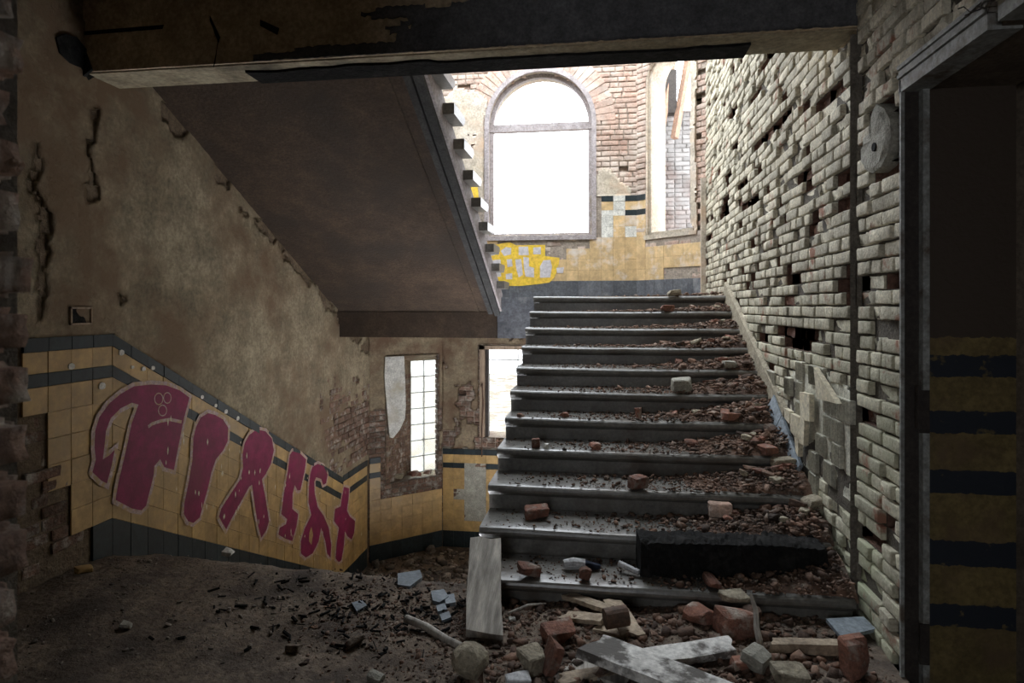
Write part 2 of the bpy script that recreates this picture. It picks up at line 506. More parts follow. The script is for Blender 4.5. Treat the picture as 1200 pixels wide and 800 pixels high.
def brick_mesh(key, mat):
    if (key, mat) not in BRICK_MESH:
        mb = MB(); mb.add(*BP[key]); BRICK_MESH[(key, mat)] = mb.mesh('brick', mat)
    return BRICK_MESH[(key, mat)]


def bricks_to_scene(pl, parent, mat, redmat, singles):
    """the nearest `singles` become parts, the rest one joined part"""
    camv = Vector((0, 0, EYE))
    pl.sort(key=lambda q: (q[3]-camv).length)
    for key, m, red, c in pl[:singles]:
        o = link('brick', brick_mesh(key, redmat if red else mat), parent); o.matrix_world = m
    rest = pl[singles:]
    for red, mt in ((False, mat), (True, redmat)):
        rr = [q for q in rest if q[2] == red]
        if not rr: continue
        which = np.array([BKEYS.index(q[0]) for q in rr]); ms = np.array([np.array(q[1]) for q in rr])
        me = array_mesh('brickwork', [BP[k] for k in BKEYS], which, ms, mt)
        stuff(link('brickwork' if not red else 'broken_brickwork', me, parent))


# ---- sheets of plaster with torn edges
def sheet(name, frame, u0, u1, v0, v1, keep, mat, parent, cell=.025, thick=.02, d0=0.0, seed=1, rough=.004):
    nu = int((u1-u0)/cell); nv = int((v1-v0)/cell)
    U = np.linspace(u0, u1, nu+1); V = np.linspace(v0, v1, nv+1)
    UU, VV = np.meshgrid(U, V, indexing='ij')
    uc = (UU[:-1, :-1]+UU[1:, 1:])/2; vc = (VV[:-1, :-1]+VV[1:, 1:])/2
    K = keep(uc, vc)
    D = d0+thick+(fbm(UU*3, VV*3, seed)-.5)*rough*4+(fbm(UU*14, VV*14, seed+5, 2)-.5)*rough
    J = cell*.30
    UU = UU+(_hash(UU*91, VV*57, seed)-.5)*J*2; VV = VV+(_hash(UU*37, VV*83, seed+2)-.5)*J*2
    UU = np.clip(UU, u0, u1); VV = np.clip(VV, v0, v1)
    o = np.array(frame.o); u = np.array(frame.u); n = np.array(frame.n); z = np.array((0, 0, 1.0))
    front = o+UU[..., None]*u+VV[..., None]*z-D[..., None]*n
    back = o+UU[..., None]*u+VV[..., None]*z-(d0-.004)*n
    NV = (nu+1)*(nv+1)
    idx = np.arange(NV).reshape(nu+1, nv+1)
    q = np.stack([idx[:-1, :-1], idx[1:, :-1], idx[1:, 1:], idx[:-1, 1:]], -1)
    faces = [q[K]]
    Kp = np.pad(K, 1)
    def side(mask, a, b):
        if mask.any():
            A, B = a[mask], b[mask]; faces.append(np.stack([A, B, B+NV, A+NV], -1))
    side(K & ~Kp[:-2, 1:-1], idx[:-1, :-1], idx[:-1, 1:])
    side(K & ~Kp[2:, 1:-1], idx[1:, :-1], idx[1:, 1:])
    side(K & ~Kp[1:-1, :-2], idx[:-1, :-1], idx[1:, :-1])
    side(K & ~Kp[1:-1, 2:], idx[:-1, 1:], idx[1:, 1:])
    F = np.concatenate(faces)
    allv = np.concatenate([front.reshape(-1, 3), back.reshape(-1, 3)])
    used, inv = np.unique(F, return_inverse=True)
    allv = allv[used]; F = inv.reshape(-1, 4)
    me = bpy.data.meshes.new(name)
    me.vertices.add(len(allv)); me.vertices.foreach_set('co', allv.reshape(-1))
    me.loops.add(F.size); me.loops.foreach_set('vertex_index', F.reshape(-1).astype(np.int32))
    me.polygons.add(len(F)); me.polygons.foreach_set('loop_start', (np.arange(len(F))*4).astype(np.int32))
    me.update(calc_edges=True)
    me.materials.append(MAT[mat])
    return link(name, me, parent)


def in_poly(poly, x, y):
    x = np.asarray(x, float); y = np.asarray(y, float); ins = np.zeros(x.shape, bool)
    n = len(poly)
    for i in range(n):
        x1, y1 = poly[i]; x2, y2 = poly[(i+1) % n]
        c = ((y1 > y) != (y2 > y)) & (x < (x2-x1)*(y-y1)/((y2-y1) if y2 != y1 else 1e-9)+x1)
        ins ^= c
    return ins


def wall_poly(frame, pts):
    return [frame.pix(x, y) for x, y in pts]


# ---- tiles
TILES = {}


def tile_mesh(w, h, sh, th, mat):
    key = (round(w, 4), round(h, 4), round(sh, 4), th, mat)
    if key not in TILES:
        g_, c = .0007, .0016
        w2, h2 = w/2-g_, h/2-g_
        def q(x, z, y): return (x, y, z+sh*x)
        base = [q(-w2, -h2, 0), q(w2, -h2, 0), q(w2, h2, 0), q(-w2, h2, 0)]
        mid = [q(-w2, -h2, -th+c), q(w2, -h2, -th+c), q(w2, h2, -th+c), q(-w2, h2, -th+c)]
        top = [q(-w2+c, -h2+c, -th), q(w2-c, -h2+c, -th), q(w2-c, h2-c, -th), q(-w2+c, h2-c, -th)]
        fs = []
        for a in (0, 4):
            fs += [(a+i, a+(i+1) % 4, a+4+(i+1) % 4, a+4+i) for i in range(4)]
        fs.append((8, 9, 10, 11))
        mb = MB(); mb.add(base+mid+top, fs); TILES[key] = mb.mesh('tile', mat)
    return TILES[key]


def tile(frame, parent, u, v, w, h, mat, sh=0.0, th=.010, d=.004, name='tile'):
    o = link(name, tile_mesh(w, h, sh, th, mat), parent)
    m = frame.mat(u, v, d+rnd.gauss(0, .0012))
    o.matrix_world = m
    return o


# ------------------------------------------------------------------ floors and landings
def slab(name, poly, z0, z1, mat, parent=None):
    mb = MB(); mb.prism(poly, lambda a, b, d: (a, b, d), z0, z1)
    return mb.build(name, mat, parent)


def dirt_height(x, y):
    h = .045*fbm(x*1.3, y*1.3, 3)+.03*fbm(x*5, y*5, 9)
    # a low mound of spoil against the left wall and the front edge
    h = h+.07*np.exp(-((x+2.5)**2/.5+(y-2.9)**2/.5))
    h = h+.03*np.exp(-((x-.3)**2/.9+(y-2.7)**2/.25))
    return h-.03


floor_base = struct(slab('floor', [(-3.2, -2.4), (2.9, -2.4), (2.9, 3.30), (-.60, 3.30), (-.60, 3.40), (-3.2, 3.47)], -.30, -.035, 'mortar'))
nx_, ny_ = 150, 90
gx = np.linspace(XL, 1.215, nx_+1); gy = np.linspace(1.2, 3.46, ny_+1)
GX, GY = np.meshgrid(gx, gy, indexing='ij'); GZ = dirt_height(GX, GY)
GZ = GZ+(_hash(GX*71, GY*93, 4)-.5)*.010
GZ = np.maximum(GZ-.03*np.clip((GY-3.36)/.10, 0, 1)*(fbm(GX*4, GY*2, 30)), -.030)
lim = np.where(GX > -.62, 3.27, 3.398+(-.6-GX)*.026)
mb = MB()
mb.v = [tuple(p) for p in np.stack([GX, np.minimum(GY, lim), GZ], -1).reshape(-1, 3)]
mb.f = [(i*(ny_+1)+j, (i+1)*(ny_+1)+j, (i+1)*(ny_+1)+j+1, i*(ny_+1)+j+1) for i in range(nx_) for j in range(ny_)]
dirt = mb.build('dirt', 'dirt', floor_base, smooth=True)

bay = [(XL, YC), (-2.16, YB), (.46, YB), (XR, YC)]
land = struct(slab('floor', [(XL-.1, 6.80), (SX, 6.80), (SX, 6.66), (XR+.1, 6.66), (XR+.1, YC), (.47, YB+.05), (-2.17, YB+.05), (XL-.1, YC)], 1.47, MID-.002, 'stone'))
lowfloor = struct(slab('floor', [(XL-.1, 6.80), (XR+.1, 6.80), (XR+.1, YC), (.47, YB+.05), (-2.17, YB+.05), (XL-.1, YC)], LOW-.25, LOW, 'dirt'))

# fascia under the landing edge
lb = MB()
lb.box(XL, -1.10, 6.80, 7.02, 1.185, 1.47)
lb.box(XL, -1.10, 6.77, 6.80, 1.405, 1.47)
lb.build('trim_1', 'soffit').__setitem__('kind', 'structure')
fb = MB()
fb.box(-1.12, SX, 6.72, 6.80, 1.50, MID-.004)
fb.box(-1.12, SX, 6.76, 6.80, 1.36, 1.50)
fb.box(-1.12, SX, 6.78, 6.90, 1.185, 1.36)
fb.box(SX, XR, 6.80, 7.02, 1.185, 1.47)
fb.build('trim_2', 'slate').__setitem__('kind', 'structure')

# ------------------------------------------------------------------ near flight of stone steps
def step_profile(tread, drop=-.165):
    """(y, z) with nosing front at y=0 and tread top at z=0"""
    p = [(tread+.03, 0.0), (.035, 0.0)]
    for k in range(1, 7):
        a = math.pi/2+math.pi*k/6.5
        p.append((.026+.026*math.cos(a), -.026+.026*math.sin(a)))
    p += [(.036, -.060), (.048, -.072), (.050, drop), (tread+.03, drop)]
    return p


def step_mesh(x0, x1, seed, tread=T, mat='stone', drop=-.165):
    prof = step_profile(tread, drop); n = len(prof); nx = 26
    mb = MB(); vs_ = []
    for i in range(nx+1):
        f = i/nx; x = x0+(x1-x0)*f
        for (y, z) in prof:
            wear = 0
            if z > -.05:
                wear = (float(fbm(f*4, seed*3.1, 5, 3))-.5)*.012-.006*math.sin(math.pi*f)**2
            dy = (float(fbm(f*5+20, seed*2.3, 8, 3))-.5)*.010 if y < .06 else 0
            vs_.append((x, y+dy, z+(wear if y < .2 else 0)))
    fs = [tuple(range(n)), tuple(nx*n+k for k in range(n))[::-1]]
    for i in range(nx):
        for k in range(n):
            fs.append((i*n+k, (i+1)*n+k, (i+1)*n+(k+1) % n, i*n+(k+1) % n))
    mb.add(vs_, fs)
    return mb.mesh('step', mat)


near = thing('staircase', 'wide flight of worn stone steps strewn with rubble, rising to the landing', 'staircase', (0, Y0-10*T, 0))
for n in range(11):
    st = link('step', step_mesh(SX-.004*(n % 3), XR-.03, n), near, (0, Y0-n*T-near.location.y, MID-n*R))
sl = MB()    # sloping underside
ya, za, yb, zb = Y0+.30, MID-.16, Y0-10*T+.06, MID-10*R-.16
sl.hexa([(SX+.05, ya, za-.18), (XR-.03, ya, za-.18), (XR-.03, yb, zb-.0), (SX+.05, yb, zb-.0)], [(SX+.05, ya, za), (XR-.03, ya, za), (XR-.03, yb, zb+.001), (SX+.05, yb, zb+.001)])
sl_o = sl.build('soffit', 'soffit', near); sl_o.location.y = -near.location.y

# ------------------------------------------------------------------ upper flight with its soffit, lower flight
Ys0 = 6.80
def soffit_z(y): return 1.465+(Ys0-y)*.502
UX = -1.12
up = thing('staircase', 'upper flight seen from below, its dark plaster soffit slanting up beside the left wall', 'staircase', (0, Ys0, MID))
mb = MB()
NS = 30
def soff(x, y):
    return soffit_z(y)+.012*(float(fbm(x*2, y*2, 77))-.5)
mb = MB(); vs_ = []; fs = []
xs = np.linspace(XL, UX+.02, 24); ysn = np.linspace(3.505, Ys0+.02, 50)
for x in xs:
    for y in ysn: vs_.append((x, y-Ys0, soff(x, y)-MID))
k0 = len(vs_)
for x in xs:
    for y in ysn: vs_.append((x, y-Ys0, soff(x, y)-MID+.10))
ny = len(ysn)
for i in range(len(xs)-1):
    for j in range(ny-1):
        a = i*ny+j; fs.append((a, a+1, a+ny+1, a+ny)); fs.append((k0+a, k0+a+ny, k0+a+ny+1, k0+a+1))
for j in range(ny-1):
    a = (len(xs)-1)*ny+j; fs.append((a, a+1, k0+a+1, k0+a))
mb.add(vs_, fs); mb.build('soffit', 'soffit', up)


def along(x0, x1, dz0, dz1, mat, name, y_a=3.505, y_b=Ys0-.0):
    m_ = MB()
    def q(x, y, dz): return (x, y-Ys0, soffit_z(y)+dz-MID)
    m_.hexa([q(x0, y_a, dz0), q(x1, y_a, dz0), q(x1, y_b, dz0), q(x0, y_b, dz0)], [q(x0, y_a, dz1), q(x1, y_a, dz1), q(x1, y_b, dz1), q(x0, y_b, dz1)])
    return m_.build(name, mat, up)


along(UX-.24, UX-.20, -.012, .02, 'soffit', 'moulding')
along(UX-.10, UX-.05, -.035, .05, 'darkscreed', 'moulding')
along(UX-.03, UX+.03, -.055, .10, 'darkscreed', 'stringer')
along(UX+.03, UX+.05, -.01, .20, 'framewood', 'stringer')
for k in range(10):
    y = Ys0-.04-k*T*1.0
    z = MID+.158+.1597*k
    me = step_mesh(XL+.04, UX+.13, 40+k, drop=-.076)
    o = link('step', me, up, (0, y-Ys0, z-MID), (0, 0, math.pi))
    o.location.x = (XL+.04)+(UX+.13)
    link('riser', MB().box(XL+.04, UX+.048, -T, -.05, -.14, -.07).mesh('riser', 'stone'), up, (0, y-Ys0, z-MID))

low = thing('staircase', 'lower flight going down beside the graffiti wall, hidden behind the edge of the dirt floor', 'staircase', (0, 3.5, LOW))
for k in range(11):
    me = step_mesh(XL+.04, -1.10, 80+k)
    o = link('step', me, low, (XL+.04-1.10, 3.47+(k+0.)*T*.99-3.5+T, -.155*(k+1)-LOW), (0, 0, math.pi))

# ------------------------------------------------------------------ beam and ceilings
beam = struct(MB().box(XL-.15, XR+.15, 3.245, 3.50, 2.872, 3.32).build('ceiling_beam', 'beamface'))
und = MB().box(XL, XR, 3.262, 3.505, 2.864, 2.874); und.build('underside', 'beamunder', beam)
F_BEAM = Frame((0, 3.245, 0), (1, 0, 0), (0, 1, 0))
def soot_keep(u, v):
    e = fbm(u*3, v*5, 41)
    edge = on_y(3.245, 420, 50)[0]+(e-.5)*.9
    return ((u > edge) & (v < 3.16+(e-.5)*.12+.05*np.clip(u, -1, 1))) | ((v < 2.92+(e-.5)*.05) & (u > -1.9))
sheet('soot_coat', F_BEAM, XL+.05, XR, 2.874, 3.31, soot_keep, 'soot', beam, cell=.02, thick=.004, seed=4, rough=.001)
def black_strip(u, v):
    e = fbm(u*2.2, v*5, 45)
    return (u > -2.0+(e-.5)*.5) & (u < .65+(e-.5)*.5) & (v < 3.50) & ((v > 3.32+(e-.5)*.2))
F_UND = Frame((0, 0, 2.864), (1, 0, 0), (0, 0, 1))
mbs = MB()
# dark rough strip along the back edge of the underside
xs = np.linspace(-2.0, .75, 60)
top_ = [(x, 3.30+.10*(float(fbm(x*3, 1, 46))-.5)+(.03 if x < -.9 else .05)) for x in xs]
poly = top_+[(x, 3.51) for x in xs[::-1]]
mbs.prism(poly, lambda a, b, d: (a, b, d), 2.850, 2.866); mbs.build('dark_edge_strip', 'char', beam)
ceil = struct(MB().box(XL-.3, 2.9, -2.4, 3.26, 3.30, 3.5).build('ceiling', 'ceiling'))
ceil2 = struct(MB().box(XL-.5, XR+.5, 3.2, 5.3, 5.40, 5.6).build('ceiling', 'hidden'))
upf = struct(MB().box(XL-.3, XR+.3, 3.245, 3.40, 3.32, 5.5).build('wall_upper_hall', 'hidden'))
# flat black plates for the shade in the broken-out beam pocket (left)
pk = MB()
pk.prism([on_y(3.235, x, y) for x, y in ((62, 42), (84, 38), (100, 60), (108, 82), (96, 92), (80, 74), (66, 62))], lambda a, b, d: (a, d, b), 3.225, 3.243)
pk.build('pocket_shade', 'char', beam)
pk2 = MB().prism([F_LEFT.pix(x, y) for x, y in ((62, 44), (72, 40), (86, 44), (99, 60), (107, 90), (100, 94), (92, 80), (78, 74), (66, 62))], lambda a, b, d: F_LEFT.p(a, b, d), .0, .024)
pk2.build('pocket_shade', 'char', beam)
cr = MB()
for ax, ay, bx, by, w in ((95, 40, 190, 31, 3), (246, 22, 256, 46, 4), (256, 46, 250, 76, 3), (305, 28, 325, 36, 5)):
    a = on_y(3.243, ax, ay); b = on_y(3.243, bx, by); w_ = w*.0045
    cr.prism([(a[0], a[1]-w_/2), (b[0], b[1]-w_), (b[0]+.01, b[1]+w_*.6), (a[0], a[1]+w_)], lambda p, q, d: (p, d, q), 3.240, 3.2455)
cr.build('crack', 'char', beam)

# ------------------------------------------------------------------ right hand wall: single bricks
Y_JAMB, Z_HEAD = 2.755, 2.42
GROOVE = (3.255, 3.335)
D_Y0 = 1.45

def right_openings(v):
    g_ = [(GROOVE[0], GROOVE[1])]
    if v < Z_HEAD: g_.append((D_Y0, Y_JAMB))
    return g_


holes = []
for x, y, rx, ry in ((900, 66, 9, 10), (884, 112, 6, 9), (858, 131, 5, 5), (905, 149, 18, 9), (890, 165, 8, 7), (946, 178, 9, 6), (944, 200, 12, 9), (942, 222, 8, 6), (876, 236, 10, 7),
                     (868, 218, 6, 5), (852, 210, 5, 6), (846, 250, 5, 9), (880, 282, 4, 6), (888, 311, 4, 7), (882, 330, 5, 4), (935, 398, 19, 15), (915, 385, 8, 7), (1000, 312, 10, 9),
                     (1003, 330, 8, 6), (925, 325, 10, 5), (1052, 395, 6, 9), (960, 120, 9, 12), (860, 172, 6, 6), (910, 140, 6, 6), (1045, 330, 4, 6), (1020, 640, 4, 7), (1022, 700, 4, 6), (1043, 620, 5, 8)):
    u, v = F_RIGHT.pix(x, y); u2, _ = F_RIGHT.pix(x+rx, y); _, v2 = F_RIGHT.pix(x, y+ry)
    holes.append((u, v, max(abs(u2-u), .05), max(abs(v2-v), .03)))
disc_u, disc_v = F_RIGHT.pix(1031, 162)
TP = wall_poly(F_RIGHT, [(915, 470), (925, 440), (955, 425), (975, 440), (1004, 470), (1004, 600), (985, 600), (960, 560), (940, 560), (925, 520)])


def right_missing(u, v, r):
    if ((u-disc_u)/.19)**2+((v-disc_v)/.19)**2 < 1: return 1
    if bool(in_poly(TP, u, v)): return 3
    for hu, hv, a, b in holes:
        if ((u-hu)/a)**2+((v-hv)/b)**2 < 1.15: return 1 if r.random() < .68 else 2
    p = .045 if u > 3.3 else .02
    q = r.random()
    if q < p*.5: return 1
    if q < p*1.5: return 2
    return 0


cells = courses(.9, YC+.02, 0.0, 5.39, right_openings, 3)
hmb = MB()
pl, mo = lay_bricks(F_RIGHT, cells, right_missing, 5, proud=.008, joint=.026, holes_mb=hmb, worn=.16)
wr = struct(mo.build('wall_right', 'deepmortar'))
hmb.build('brick_sockets', 'socket', wr)
gv = MB()       # the chase beside the beam, and solid masonry behind
gv.add([(XR, GROOVE[0], 0), (XR+.10, GROOVE[0], 0), (XR+.10, GROOVE[0], 5.4), (XR, GROOVE[0], 5.4)], [(0, 1, 2, 3)])
gv.add([(XR, GROOVE[1], 0), (XR+.10, GROOVE[1], 0), (XR+.10, GROOVE[1], 5.4), (XR, GROOVE[1], 5.4)], [(0, 1, 2, 3)])
gv.box(XR+.10, XR+.11, GROOVE[0], GROOVE[1], 0, 5.4)
gv.build('chase', 'mortar', wr)
MB().box(XR+.112, XR+.40, Y_JAMB+.02, YC+.3, -2.0, 5.5).build('masonry_core', 'mortar', wr)
MB().box(XR+.112, XR+.40, .9, Y_JAMB+.02, Z_HEAD+.06, 5.5).build('masonry_core', 'mortar', wr)
MB().box(XR, XR+.40, .9, D_Y0, 0, Z_HEAD+.1).build('masonry_core', 'mortar', wr)
MB().box(XR-.002, XR+.40, 3.2, YC+.3, -2.0, 0.0).build('masonry_base', 'mortar', wr)
bricks_to_scene(pl, wr, 'limebrick', 'redbrick', 296)

# mortar plug in the round hole beside the door
pg = MB(); ring = []
pts = [(1028, 122), (1037, 127), (1044, 140), (1045, 160), (1042, 178), (1034, 195), (1024, 203), (1016, 200), (1010, 188), (1010, 177), (1014, 171), (1012, 162), (1021, 156), (1022, 148), (1023, 132)]
poly = wall_poly(F_RIGHT, pts)
cu = sum(p[0] for p in poly)/len(poly); cv = sum(p[1] for p in poly)/len(poly)
inner = [(cu+(a-cu)*.8, cv+(b-cv)*.86) for a, b in poly]
n = len(poly)
pg.add([F_RIGHT.p(a, b, -.09) for a, b in poly]+[F_RIGHT.p(a, b, .004) for a, b in poly]+[F_RIGHT.p(a, b, .014+.004*math.sin(i*2.1)) for i, (a, b) in enumerate(inner)]+[F_RIGHT.p(cu, cv, .014)],
       [(i, (i+1) % n, n+(i+1) % n, n+i) for i in range(n)]+[(n+i, n+(i+1) % n, 2*n+(i+1) % n, 2*n+i) for i in range(n)]+[(2*n+i, 2*n+(i+1) % n, 3*n) for i in range(n)])
pgo = pg.build('mortar_plug', 'tilebed', wr)
hu, hv = F_RIGHT.pix(1029, 172)
MB().prism([(hu+.022*math.cos(k*.785), hv+.02*math.sin(k*.785)) for k in range(8)], lambda a, b, d: F_RIGHT.p(a, b, d), .0, .020).build('plug_hole', 'char', pgo)

# grey tile bed, loose cream tiles and slate skirting that are still on the wall by the steps
tb = sheet('tile_bed', F_RIGHT, 3.34, 4.55, .55, 1.45, lambda u, v: in_poly(TP, u+(fbm(u*9, v*9, 60)-.5)*.05, v+(fbm(u*9, v*9, 61)-.5)*.05), 'padmortar', wr, cell=.02, thick=.004, d0=-.012, seed=9, rough=.006)
bedpads = [(896, 440), (909, 446), (922, 452), (937, 440), (951, 446), (966, 452), (940, 476), (968, 478), (982, 486), (995, 490), (970, 510), (983, 516), (965, 535), (950, 545), (985, 540), (938, 452), (925, 462), (912, 458), (900, 452), (955, 428), (972, 560), (958, 562)]
for x, y in bedpads:
    u, v = F_RIGHT.pix(x, y)
    u = round(u/.125)*.125; v = round(v/.125)*.125
    o = tile(F_RIGHT, wr, u, v, .118, .118, 'padmortar', th=.030, d=-.02, name='mortar_pad')
    mbr = MB()
    for k in range(9):
        uu = u-.05+k*.0125
        mbr.add([F_RIGHT.p(uu, v-.052, .010), F_RIGHT.p(uu+.004, v-.052, .015), F_RIGHT.p(uu+.008, v-.052, .010), F_RIGHT.p(uu, v+.052, .010), F_RIGHT.p(uu+.004, v+.052, .015), F_RIGHT.p(uu+.008, v+.052, .010)], [(0, 1, 4, 3), (1, 2, 5, 4)])
    rg = mbr.build('comb_ridges', 'padmortar', wr); stuff(rg)
for pts in ([(945, 459), (957, 462), (957, 494), (946, 491)], [(926, 478), (933, 482), (933, 497), (927, 490)], [(934, 484), (944, 489), (944, 517), (934, 505)], [(945, 490), (951, 493), (950, 522), (943, 518)], [(939, 512), (944, 518), (943, 535), (940, 528)],
            [(962, 430), (990, 473), (966, 467)]):
    poly = wall_poly(F_RIGHT, pts)
    MB().prism(poly, lambda a, b, d: F_RIGHT.p(a, b, d), .012, .040).build('cream_tile', 'creamtile', wr)
sk = wall_poly(F_RIGHT, [(911, 471), (920, 478), (947, 545), (941, 568), (932, 540)])
skm = MB()
a0 = F_RIGHT.pix(912, 472); b0 = F_RIGHT.pix(944, 556)
for k in range(3):
    f0, f1 = k/3+.006, (k+1)/3-.006
    ua, va = a0[0]+(b0[0]-a0[0])*f0, a0[1]+(b0[1]-a0[1])*f0
    ub, vb = a0[0]+(b0[0]-a0[0])*f1, a0[1]+(b0[1]-a0[1])*f1
    q = MB()
    q.hexa([(XR-.105, ua, va-.14), (XR-.105, ub, vb-.14), (XR-.012, ub, vb+.05), (XR-.012, ua, va+.05)], [(XR-.125, ua, va-.13), (XR-.125, ub, vb-.13), (XR-.032, ub, vb+.06), (XR-.032, ua, va+.06)])
    q.build('skirting_tile', 'bluetile', wr)
q = MB()       # mortar fillet left where the rest of the skirting has gone
YE = 4.42; ZE = MID-(Y0-YE)/T*R
q.hexa([(XR+.01, Y0+.1, MID-.05), (XR-.035, Y0+.1, MID-.05), (XR-.035, YE, ZE-.05), (XR+.01, YE, ZE-.05)], [(XR+.01, Y0+.1, MID+.15), (XR-.022, Y0+.1, MID+.13), (XR-.022, YE, ZE+.11), (XR+.01, YE, ZE+.13)])
q.build('skirting_bed', 'mortarlump', wr)

# door opening with steel lining, banded reveal and dark room behind
dr = bpy.data.objects.new('door_1', None); COL.objects.link(dr); dr.location = (XR, 2.1, 0); struct(dr)


def dpart(mb, name, mat):
    o = mb.build(name, mat, dr); o.location = (-XR, -2.1, 0); return o


dpart(MB().box(XR+.02, XR+.405, Y_JAMB, Y_JAMB+.03, 0, Z_HEAD), 'reveal', 'reveal')
dpart(MB().box(XR+.02, XR+.405, D_Y0, Y_JAMB, Z_HEAD-.02, Z_HEAD+.06), 'lintel', 'hidden')
dpart(MB().box(XR-.022, XR-.008, Y_JAMB-.006, Y_JAMB+.006, 0, Z_HEAD+.02), 'frame_edge', 'steel')
dpart(MB().box(XR-.006, XR+.046, Y_JAMB-.004, Y_JAMB+.01, 0, Z_HEAD), 'frame_recess', 'darksteel')
dpart(MB().box(XR+.048, XR+.072, Y_JAMB-.035, Y_JAMB+.01, 0, Z_HEAD-.02), 'frame_strip', 'steel')
hd = MB()
yb_ = on_x(XR, 1166, 40)[0]
for k, (a, b, c, d) in enumerate(((-.030, -.016, .062, .078), (-.024, -.010, .044, .058), (-.030, -.014, .026, .040), (-.022, .06, -.03, .022))):
    hd.box(XR+a, XR+b+.02, yb_, Y_JAMB+.012, Z_HEAD+c, Z_HEAD+d)
dpart(hd, 'head_moulding', 'steel')
dpart(MB().box(XR-.02, XR+.06, D_Y0, yb_-.05, Z_HEAD-.025, Z_HEAD+.02), 'head_moulding', 'steel')
dpart(MB().box(XR+.034, XR+.069, Y_JAMB-.042, Y_JAMB-.034, 1.02, 1.19).box(XR+.02, XR+.03, Y_JAMB-.055, Y_JAMB-.03, 1.04, 1.21), 'latch_plate', 'darksteel')
dpart(MB().box(XR+.034, XR+.069, Y_JAMB-.042, Y_JAMB-.034, .10, .26), 'hinge_plate', 'darksteel')
# cobwebby wires in the broken head
wb = MB(); r_ = random.Random(3)
for k in range(16):
    p = Vector((XR-.02, yb_-.03+r_.uniform(-.12, .06), Z_HEAD+.08+r_.uniform(0, .12))); pts = [p.copy()]
    for s in range(4):
        p = p+Vector((r_.uniform(-.03, .01), r_.uniform(-.05, .05), r_.uniform(-.04, .04))); pts.append(p.copy())
    wb.tube(pts, .0022, 4)
dpart(wb, 'torn_lath_wire', 'darksteel')
dark = struct(MB().add([(XR+.40, .6, -.04), (2.9, .6, -.04), (2.9, 2.9, -.04), (XR+.40, 2.9, -.04), (XR+.40, .6, 3.3), (2.9, .6, 3.3), (2.9, 2.9, 3.3), (XR+.40, 2.9, 3.3)],
                       [(1, 2, 6, 5), (2, 3, 7, 6), (0, 1, 5, 4)]).build('wall_side_room', 'hidden'))

# ------------------------------------------------------------------ left wall: plaster over tiles
wl = struct(MB().box(XL-.40, XL-.0, .9, YC+.3, -2.1, 5.5).build('wall_left', 'undercoat'))
SL = -.52
YA_, YB_ = 3.45, 6.85


def T_left(y):
    y = np.asarray(y, float)
    return 1.36+SL*(np.clip(y, YA_, YB_)-YA_)


E_HOLES = [wall_poly(F_LEFT, [(390, 488), (412, 475), (432, 470), (432, 530), (418, 524), (405, 515), (394, 515)]),
           wall_poly(F_LEFT, [(100, 130), (108, 130), (110, 190), (117, 225), (112, 242), (104, 236), (106, 200)]),
           wall_poly(F_LEFT, [(40, 160), (50, 190), (48, 240), (56, 300), (48, 350), (40, 380)])]


def left_keep(u, v):
    uu = u+(fbm(u*7, v*7, 21)-.5)*.16; vv = v+(fbm(u*7, v*7, 22)-.5)*.16
    k = v > T_left(u)-.01
    for p in E_HOLES: k &= ~in_poly(p, uu, vv)
    # torn along the soffit
    k &= (vv < 1.45+(6.8-uu)*.502-.10) | (uu < 3.2) | (fbm(u*5, v*5, 24) < .50)
    k &= fbm(u*3.2, v*3.2, 27) < .84
    return k


sheet('plaster', F_LEFT, .95, YC, -.5, 5.39, left_keep, 'plaster', wl, cell=.025, thick=.014, seed=31, rough=.007)
# broken masonry where the tiles have come off low on the left
cl = courses(2.5, 3.38, -.03, .95, lambda v: [], 18)
pl, mo_ = lay_bricks(F_LEFT, cl, lambda u, v, r: (1 if r.random() < .16 else (2 if r.random() < .2 else 0)), 19, proud=.02)
for key, m, red, c in pl:
    if T_left(c.y)-1.12 < c.z and not bool(in_poly(wall_poly(F_LEFT, [(30, 488), (62, 488), (66, 550), (74, 580), (72, 632), (100, 625), (108, 690), (30, 690)]), c.y, c.z)): continue
    if c.y > 3.28: continue
    m = Matrix.Translation((.004, 0, 0)) @ m
    o = link('brick', brick_mesh(key, 'darkbrick'), wl); o.matrix_world = m
# bricks laid bare by the corner
cl = courses(6.3, YC, -.35, .75, lambda v: [], 8)
pl, mo = lay_bricks(F_LEFT, cl, lambda u, v, r: 0, 9, proud=.006)
for key, m, red, c in pl:
    m = Matrix.Translation((.014, 0, 0)) @ m
    o = link('brick', brick_mesh(key, 'darkbrick'), wl); o.matrix_world = m

COLW = .15
ys_t = np.arange(2.85, YC-.01, COLW)
gone = wall_poly(F_LEFT, [(30, 488), (62, 488), (63, 520), (50, 522), (52, 545), (66, 550), (64, 575), (74, 580), (72, 632), (100, 625), (108, 640), (108, 690), (30, 690)])
cells_l = []
for y in ys_t:
    yc = y+COLW/2
    if yc+COLW/2 > YC: break
    inside = YA_-.01 < y and y+COLW < YB_+.16
    sh = SL if (YA_ <= yc <= YB_) else 0.0
    t = float(T_left(yc))
    rows = [(.075, 'darktile', .016), (.115, 'ochre', .010), (.072, 'darktile', .010)]+[(.1425, 'ochre', .010)]*6+[(.24, 'darktile', .012)]
    z = t
    for h, mt, th in rows:
        zc_ = z-h/2
        if not bool(in_poly(gone, yc, zc_)):
            cells_l.append((yc, zc_, h, mt, th, sh))
        z -= h
cells_l.sort(key=lambda q: q[0])
single = cells_l[:300]
for yc, zc_, h, mt, th, sh in single:
    tile(F_LEFT, wl, yc, zc_, COLW, h, mt, sh, th)
